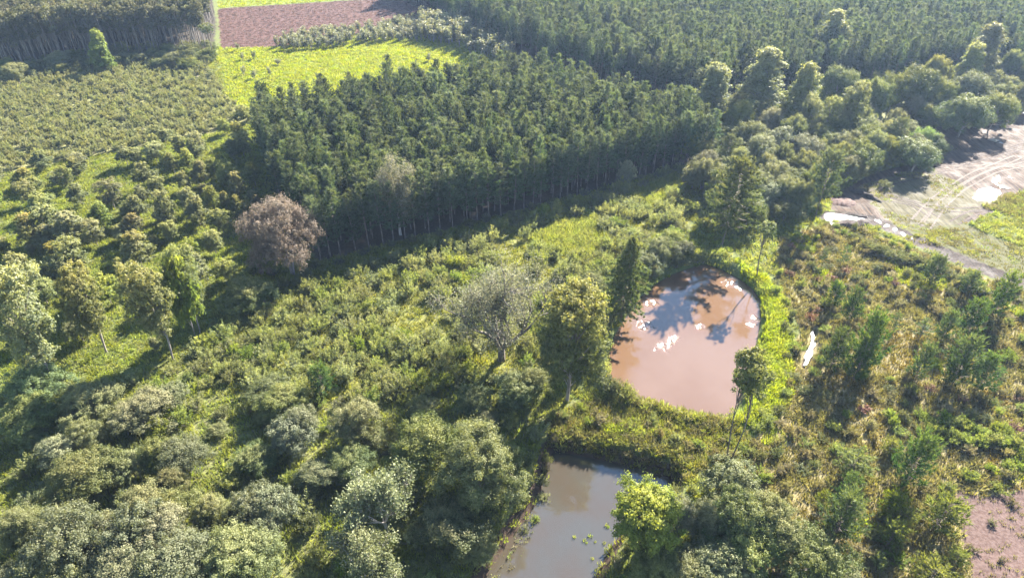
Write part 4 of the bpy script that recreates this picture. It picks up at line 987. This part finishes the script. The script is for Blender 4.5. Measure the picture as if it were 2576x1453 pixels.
# ------------------------------------------------------------------ large-leaved saplings round the far fields
PL = np.concatenate([scatter(poly([(690, 118), (760, 88), (900, 82), (1010, 62), (1130, 66), (1220, 100), (1120, 112), (1000, 105), (850, 118), (720, 132)]), 2.7, 12, .45),
                     scatter(poly([(1040, 70), (1130, 60), (1290, 130), (1275, 165), (1200, 150), (1110, 108)]), 3.6, 13, .45)])
for p in PL:
    x, y = proj((p[0], p[1], 0)); big = x > 1050
    spot('plume', p, rng.uniform(5, 8) if big else rng.uniform(3.2, 5), rng.uniform(3.2, 4.6) if big else rng.uniform(2.4, 3.2),
         'tall large-leaved sapling at the shaded end of the bright field' if big else 'large-leaved sapling in the strip between brown field and bright field', 'tall saplings by the shade' if big else 'saplings between the fields')
for n, (x, y) in enumerate([(600, 128), (612, 152), (640, 150), (700, 165), (640, 200), (615, 190), (680, 195), (1010, 190), (880, 205), (1080, 155)]):
    p = at(x, y); spot('plume', p, rng.uniform(2, 4), rng.uniform(1.8, 2.8), 'stray sapling standing in the bright green field', 'stray saplings in the bright field')
MD = scatter(Z['meadow'], 6.4, 14, .5)
for n, p in enumerate(MD):
    if not seen(np.array([p]), 2).size or any(math.hypot(p[0] - q[0], p[1] - q[1]) < q[2] * .42 for q in PLACED[:130]): continue
    if vnoise(p[:1], p[1:2], 17, 44)[0] < .56: continue
    x, y = proj((p[0], p[1], 0)); k = rng.choice(['gum', 'gum', 'gum', 'gum_lime', 'gum_gold']); sh = rng.random() < .35
    c = {'gum': 'grey-green', 'gum_lime': 'yellow-green', 'gum_gold': 'golden-tipped'}[k]; a = 'upper meadow near the sapling field' if y < 560 else 'lower meadow near the tall eucalyptuses'
    if sh: spot(k, p, rng.uniform(2.2, 3.6), rng.uniform(2.2, 3.4), 'low ' + c + ' eucalyptus bush in the grass of the ' + a, 'low eucalyptus bushes in the meadow')
    else: spot(k, p, rng.uniform(4.2, 7.0), rng.uniform(3.8, 6.0), c + ' young eucalyptus among others in the ' + a, 'young eucalyptuses of the meadow')

# ------------------------------------------------------------------ shrub belt, woods, wetland
def clear(P, f=.32, skip=0): 
    Q = np.array(PLACED[:MAIN]); k = np.ones(len(P), bool)
    for x, y, w in Q: k &= np.hypot(P[:, 0] - x, P[:, 1] - y) > w * f
    return P[k]
MAIN = 16 + len(TXT.split('\n'))
BL = scatter(Z['belt'], 3.0, 15, .45, .3, [(POND1, 1.2)]); BL = clear(BL, .2)
bald = poly([(1330, 600), (1400, 560), (1500, 540), (1530, 600), (1480, 650), (1400, 640)]); bald2 = poly([(1560, 500), (1700, 440), (1740, 470), (1650, 520)])
k = ~(inside(BL, bald) | inside(BL, bald2)) & (vnoise(BL[:, 0], BL[:, 1], 7, 15) > .2); BL = BL[k]
for n, p in enumerate(BL):
    x, y = proj((p[0], p[1], 0)); key = 'shrub' if rng.random() < .82 else 'shrub_bright'
    a = 'upper right end of the shrub belt beside the pine shade' if x > 1350 else ('middle of the shrub belt above the large grey half-leafless tree' if x > 950 else 'lower left end of the shrub belt near the tall eucalyptuses')
    spot(key, p, rng.uniform(2.0, 3.9), rng.uniform(3.2, 5.4), ('pale olive shrub in the ' if key == 'shrub' else 'bright green shrub in the ') + a, 'shrubs of the belt between pines and ponds')
WL = scatter(Z['wood_low'], 4.6, 16, .45, 0, [(POND2, 1.5)]); WL = seen(clear(WL, .28), 2)
WL = WL[~inside(WL, poly([(420, 1280), (470, 1200), (590, 1090), (660, 1060), (600, 1150), (510, 1260)]))]
for n, p in enumerate(WL):
    key = rng.choice(['shrub', 'shrub_dark', 'shrub', 'shrub', 'shrub_bright', 'leaf', 'shrub_bright'])
    adj = {'shrub': 'olive shrub', 'shrub_dark': 'dark shrub', 'shrub_bright': 'bright green shrub', 'leaf': 'small green tree', 'olive': 'small olive tree'}[key]
    spot(key, p, rng.uniform(1.8, 3.6), rng.uniform(3, 4.6), adj + ' filling the gaps between the trees of the lower left wood', 'undergrowth of the lower left wood')
WR = np.concatenate([scatter(Z['wood_right'], 5.0, 17, .45, 0, [(POND1, 1)]), scatter(Z['wood_far'], 6, 18, .4)]); WR = seen(clear(WR, .3), 6)
for n, p in enumerate(WR):
    key = rng.choice(['leaf', 'dark', 'olive', 'grey', 'leaf', 'dark'])
    adj = {'leaf': 'mid-green', 'dark': 'dark green', 'olive': 'olive', 'grey': 'grey-green', 'silver': 'pale'}[key]
    spot(key, p, rng.uniform(4.5, 9), rng.uniform(5, 8), adj + ' crown filling the canopy of the mixed wood on the right', 'canopy of the mixed right wood')
for n, (x, y) in enumerate([(2230, 405), (2270, 410), (2300, 412), (2330, 408), (2355, 396), (2200, 428), (2170, 440), (2140, 455), (2120, 470), (2290, 322), (2330, 322), (2370, 322), (2410, 322), (2450, 320), (2490, 312), (2520, 304), (2250, 322), (2545, 292), (2360, 385), (2100, 480)]):
    spot(('shrub_dark', 'shrub')[n % 3 == 2], at(x, y), rng.uniform(2.2, 4.0), rng.uniform(4, 6.5), 'leafy bush closing the edge of the right wood towards the bare field', 'bushes along the bare field edge')
WT = scatter(Z['wet'], 2.7, 19, .48, 0, [(POND1, 3), (Z['pink'], .5)]); WT = seen(clear(WT, .22), 1)
WT = WT[(sdist(WT, TRACK, False) > 3.0) & (sdist(WT, STREAM, False) > 1.6)]
WT = WT[vnoise(WT[:, 0], WT[:, 1], 6, 19) > .34]
rngs = np.random.RandomState(4); WT = WT[np.sort(rngs.permutation(len(WT))[:330])]
for n, p in enumerate(WT):
    x, y = proj((p[0], p[1], 0)); r = rng.random()
    key = 'shrub_dry' if r < .55 else ('shrub_dark' if r < .72 else ('shrub_bright' if r < .95 else 'shrub_rust'))
    adj = {'shrub_dry': 'dry brownish', 'shrub_dark': 'dark olive', 'shrub_bright': 'yellow-green', 'shrub_rust': 'rusty red'}[key]
    a = 'upper wetland between pond bank and dirt track' if y < 800 else ('middle wetland around the young pines' if y < 1060 else 'lower wetland towards the pink clearing')
    spot(key, p, rng.uniform(1.0, 2.2), rng.uniform(1.8, 3.2), adj + ' shrub in the ' + a, 'shrubs of the ' + a)
for t in np.linspace(0, 1, 26):     # hedge below the track
    x = 2180 + 320 * t; y = 620 + 128 * t + 8 * math.sin(t * 9)
    spot('shrub_dark', at(x, y), rng.uniform(1.7, 2.6), rng.uniform(3.0, 4.0), 'dark bush in the hedge line below the dirt track', 'bushes of the hedge below the track')
for t in np.linspace(0, 1, 12):
    for q in range(2):
        x = 2330 + 250 * t + rng.uniform(-10, 10); y = 1062 + 55 * t + 30 * q + rng.uniform(-8, 8)
        spot('shrub_bright', at(x, y), rng.uniform(1.6, 2.4), rng.uniform(2.6, 3.6), 'bright green bush in the thicket at the right edge above the pink clearing', 'bright bushes above the pink clearing')
for n, p in enumerate(seen(scatter(Z['pink'], 3.4, 48, .5), 1)):
    if rng.random() < .6: spot(('shrub_dry', 'shrub_rust', 'shrub_dry', 'shrub_bright')[n % 4], p, rng.uniform(.6, 1.4), rng.uniform(1.0, 2.2), 'low straggling shrub on the pink clearing', 'shrubs on the pink clearing')
for n, (x, y) in enumerate([(1955, 720), (1975, 770), (1990, 800), (1985, 840), (2000, 880), (1975, 900), (1990, 950), (1970, 1000), (1950, 1040), (1930, 1070), (1945, 745), (1968, 830), (1900, 1085), (1915, 1050)]):
    spot(('shrub', 'shrub_bright', 'shrub_dark')[n % 3], at(x, y), rng.uniform(1.2, 2.4), rng.uniform(2.0, 3.4), 'shrub at the outer foot of the lush grass bank right of the upper pond', 'shrubs along the outer foot of the bank')
# plants round the ponds
ring = grown(POND1, 1.6)
for n, p in enumerate(ring[::2]):
    x, y = proj((p[0], p[1], 0))
    if x < 1600 or y < 790 and x < 1765:
        spot(('shrub_dark', 'shrub', 'shrub_dark')[n % 3], p + rngs.normal(size=2) * .6, rng.uniform(2.0, 3.8), rng.uniform(3, 4.6), 'shrub overhanging the shaded left shore of the upper pond', 'shrubs on the left shore of the upper pond')
dam = [at(x, y)[:2] for x, y in [(1400, 1050), (1460, 1060), (1520, 1070), (1580, 1080), (1640, 1092), (1700, 1110), (1760, 1128), (1810, 1140), (1850, 1150)]]
for n, p in enumerate(dam * 3):
    q = p + rngs.normal(size=2) * 1.4; key = ('shrub_dry', 'shrub', 'shrub_bright', 'shrub_dry')[n % 4]
    adj = {'shrub_dry': 'dry', 'shrub': 'olive', 'shrub_bright': 'bright green'}[key]
    spot(key, q, rng.uniform(1.0, 2.0), rng.uniform(1.8, 3.0), adj + ' shrub on the dam between the two ponds', 'shrubs on the dam')
for n, (x, y) in enumerate([(1700, 1240), (1660, 1275), (1690, 1330), (1600, 1330), (1580, 1385), (1550, 1430), (1620, 1420), (1720, 1215), (1740, 1250), (1360, 1210), (1345, 1290), (1300, 1360), (1250, 1430), (1330, 1180), (1340, 1140), (1390, 1110), (1362, 1240), (1325, 1325), (1285, 1385), (1268, 1410), (1310, 1345), (1338, 1305), (1240, 1450), (1372, 1175), (1378, 1150)]):
    spot(('shrub', 'shrub_dark', 'shrub_bright', 'shrub_dry')[n % 4], at(x, y, -1), rng.uniform(1.0, 2.0), rng.uniform(1.6, 2.8), 'waterside shrub on the shore of the lower pond', 'shrubs on the lower pond shore')
WP = MB()
wpm = tussock(400, .35, .5, 26, .09, 'grass_bank')
for n, (x, y) in enumerate([(1548, 1290), (1567, 1290), (1560, 1295), (1445, 1350), (1470, 1358), (1485, 1348), (1497, 1362), (1520, 1365), (1475, 1365), (1530, 1325), (1490, 1405), (1565, 1320), (1526, 1322)]):
    p = at(x, y, LOW_Z); o = bpy.data.objects.new('water_plant', wpm); C.objects.link(o); o.location = (p[0], p[1], LOW_Z + .02); sc = rng.uniform(.4, .9); o.scale = (sc,) * 3; o.rotation_euler = (0, 0, rng.uniform(0, 6.28))
    tag(o, 'small green water plant sprouting from the lower pond', 'water plant', 'water plants in the lower pond')

# ------------------------------------------------------------------ grasses: uncountable cover
def tset(seed, r, L, n, w, mat, k=3, flop=.6): return [tussock(seed + i, r, L, n, w, mat, flop) for i in range(k)]
AV = [(POND1, .2), (POND2, .2)]
mass('meadow_grass', seen(scatter(Z['meadow'], 1.15, 20, .5), 0, 20, 10), tset(410, .75, .55, 46, .11, 'grass'), (.8, 1.3), 'sunny light green grass of the meadow under the eucalyptuses', 'grass', seed=5)
fld = np.concatenate([scatter(Z['green_field'], 1.35, 21, .5), scatter(Z['top_field'], 2.0, 22, .5)])
mass('field_grass', seen(fld, 0, 10, 30), tset(420, .9, .5, 34, .17, 'grass_bright'), (.8, 1.35), 'bright yellow-green grass of the far field', 'grass', seed=6)
mass('field_stubble', seen(scatter(Z['brown_field'], 1.7, 23, .5), 0, 10, 30), tset(430, .8, .4, 22, .13, 'stubble'), (.7, 1.2), 'dry pinkish stalks covering the far brown field', 'stubble', seed=7)
mass('belt_grass', seen(scatter(Z['belt'], 1.15, 24, .5, 0, AV), 0, 20, 10), tset(440, .7, .6, 44, .10, 'grass_mid'), (.7, 1.3), 'yellowish grass between the shrubs of the belt', 'grass', seed=8)
bl = np.concatenate([scatter(bald, .8, 25, .5), scatter(bald2, .8, 26, .5)])
mass('tall_grass', bl, tset(446, .7, .9, 50, .10, 'grass'), (.9, 1.4), 'patch of tall pale green grass in the shrub belt', 'grass', seed=9)
shp = poly([(800, 665), (1250, 552), (1600, 455), (1780, 410), (1760, 440), (1500, 500), (1250, 570), (1000, 655), (760, 750), (640, 790), (600, 740), (700, 640)])
mass('verge_grass', scatter(shp, 1.1, 27, .5), tset(450, .7, .6, 44, .10, 'grass'), (.8, 1.3), 'shaded grass verge along the pine plantation front', 'grass', seed=10)
bk0 = scatter(Z['bank'], .6, 28, .5, 0, [(POND1, .15)]); bk0 = bk0[sdist(bk0, Z['bank']) > 2.2 * (vnoise(bk0[:, 0], bk0[:, 1], 2.5, 47) - .35)]
bk = np.concatenate([bk0, scatter(poly([(1500, 1075), (1590, 1060), (1660, 1080), (1640, 1100), (1560, 1100)]), .7, 29, .5)])
mass('bank_grass', bk, tset(460, .5, .75, 44, .10, 'grass_bank'), (.8, 1.4), 'lush yellow-green grass on the bank of the upper pond', 'grass', seed=11)
wg = scatter(Z['wet'], .95, 30, .5, 0, AV + [(Z['pink'], 0)]); wg = wg[(sdist(wg, TRACK, False) > 2.2) & (sdist(wg, STREAM, False) > .9)]; wg = seen(wg, 0, 20, 10)
gsel = vnoise(wg[:, 0], wg[:, 1], 8, 31); 
mass('wetland_grass', wg[gsel < .62], tset(470, .6, .6, 40, .09, 'grass_wet', 4), (.7, 1.5), 'brown and olive tussock grass of the wetland', 'grass', seed=12)
mass('golden_grass', wg[(gsel >= .62) & (gsel < .78)], tset(480, .6, .5, 40, .09, 'grass_gold', 2), (.7, 1.3), 'golden grass patches of the wetland', 'grass', seed=13)
mass('marsh_grass', wg[gsel >= .78], tset(485, .6, .7, 44, .09, 'grass_bright', 2), (.7, 1.3), 'fresh green grass patches of the wetland', 'grass', seed=14)
wl = scatter(Z['wood_low'], 1.2, 32, .5, 0, AV); mass('wood_grass', seen(wl, 0, 20, 10), tset(490, .7, .6, 44, .10, 'grass'), (.7, 1.4), 'yellow-green grass and herbs under the lower left trees', 'grass', seed=15)
dm = scatter(poly([(1380, 1050), (1500, 1000), (1560, 1000), (1720, 1045), (1850, 1060), (1880, 1100), (1850, 1180), (1700, 1190), (1550, 1155), (1390, 1125)]), .75, 33, .5, 0, AV)
mass('dam_grass', dm, tset(500, .5, .7, 40, .09, 'grass_wet', 2) + tset(505, .5, .7, 40, .09, 'grass_mid', 2), (.8, 1.5), 'rough brown-green grass on the dam between the ponds', 'grass', seed=16)
sg = scatter(Z['straw'], 1.3, 34, .5); sg = sg[(sdist(sg, TRACK, False) > 2.4)]; sg = seen(sg[vnoise(sg[:, 0], sg[:, 1], 6, 35) > .45], 0, 20, 10)
mass('straw_grass', sg, tset(510, .7, .3, 34, .09, 'grass_wet', 2) + tset(515, .7, .3, 34, .09, 'grass', 1), (.7, 1.3), 'thin straw-coloured grass on the trampled field by the track', 'grass', seed=17)
hump = scatter(poly([(2470, 520), (2530, 490), (2700, 480), (2700, 560), (2560, 545)]), 1.0, 36, .5)
mass('hump_grass', hump, tset(520, .7, .6, 44, .10, 'grass', 1) + tset(524, .7, .6, 44, .10, 'grass_wet', 2), (.9, 1.5), 'grassy green hump at the right edge of the bare field', 'grass', seed=18)
rg = seen(scatter(poly([(2250, 600), (2420, 560), (2640, 560), (2700, 780), (2560, 690), (2400, 630)]), 1.2, 37, .5), 0, 20, 10)
mass('roadside_grass', rg[vnoise(rg[:, 0], rg[:, 1], 7, 38) > .4], tset(530, .7, .45, 40, .10, 'grass_mid', 1) + tset(534, .7, .4, 40, .10, 'grass_wet', 2), (.7, 1.3), 'patchy yellow-green grass above the dirt track', 'grass', seed=19)
cl = seen(scatter(Z['pink'], 1.1, 39, .5), 0, 20, 10)
mass('clearing_stubble', cl[vnoise(cl[:, 0], cl[:, 1], 4, 40) > .35], tset(540, .35, .4, 16, .07, 'shrub_dry', 2), (.6, 1.2), 'sparse dark stubble on the pink clearing', 'stubble', seed=20)

ALLV = np.array([at(-40, 1500)[:2], at(2616, 1500)[:2], at(2640, 300)[:2], at(2000, 330)[:2], at(1000, 380)[:2], at(700, 300)[:2], at(560, 115)[:2], at(500, 130)[:2], at(-40, 190)[:2]])
rgx = scatter(ALLV, 1.15, 41, .5, 0, AV + [(Z[k], .3) for k in ('mud', 'straw', 'wet', 'pink', 'bank', 'belt', 'wood_low', 'meadow', 'pine_front', 'pine_back', 'shrub_field', 'green_field', 'brown_field')])
rgx = rgx[sdist(rgx, TRACK, False) > 2.2]
mass('rough_grass', seen(rgx, 0, 20, 10), tset(550, .7, .55, 44, .10, 'grass', 2) + tset(555, .7, .5, 44, .10, 'grass_mid', 2), (.7, 1.4), 'rough green grass around the ponds and under the right wood', 'grass', seed=21)

# ------------------------------------------------------------------ air
hz = bpy.data.meshes.new('haze'); X0, X1, Y0, Y1, Z0, Z1 = -2700, 2700, -2700, 2800, -5, 84
hz.from_pydata([(x, y, z) for z in (Z0, Z1) for y in (Y0, Y1) for x in (X0, X1)], [], [(0, 2, 3, 1), (4, 5, 7, 6), (0, 1, 5, 4), (2, 6, 7, 3), (0, 4, 6, 2), (1, 3, 7, 5)])
hm, nt = newmat('haze'); pv = nt.nodes.new('ShaderNodeVolumePrincipled'); pv.inputs['Color'].default_value = (.50, .68, 1.0, 1); pv.inputs['Density'].default_value = .00011; pv.inputs['Anisotropy'].default_value = .35
o = nt.nodes.new('ShaderNodeOutputMaterial'); nt.links.new(pv.outputs[0], o.inputs['Volume']); hz.materials.append(hm)
ho = bpy.data.objects.new('haze', hz); C.objects.link(ho); tag(ho, 'thin pale haze over the whole countryside', 'haze', kind='stuff')
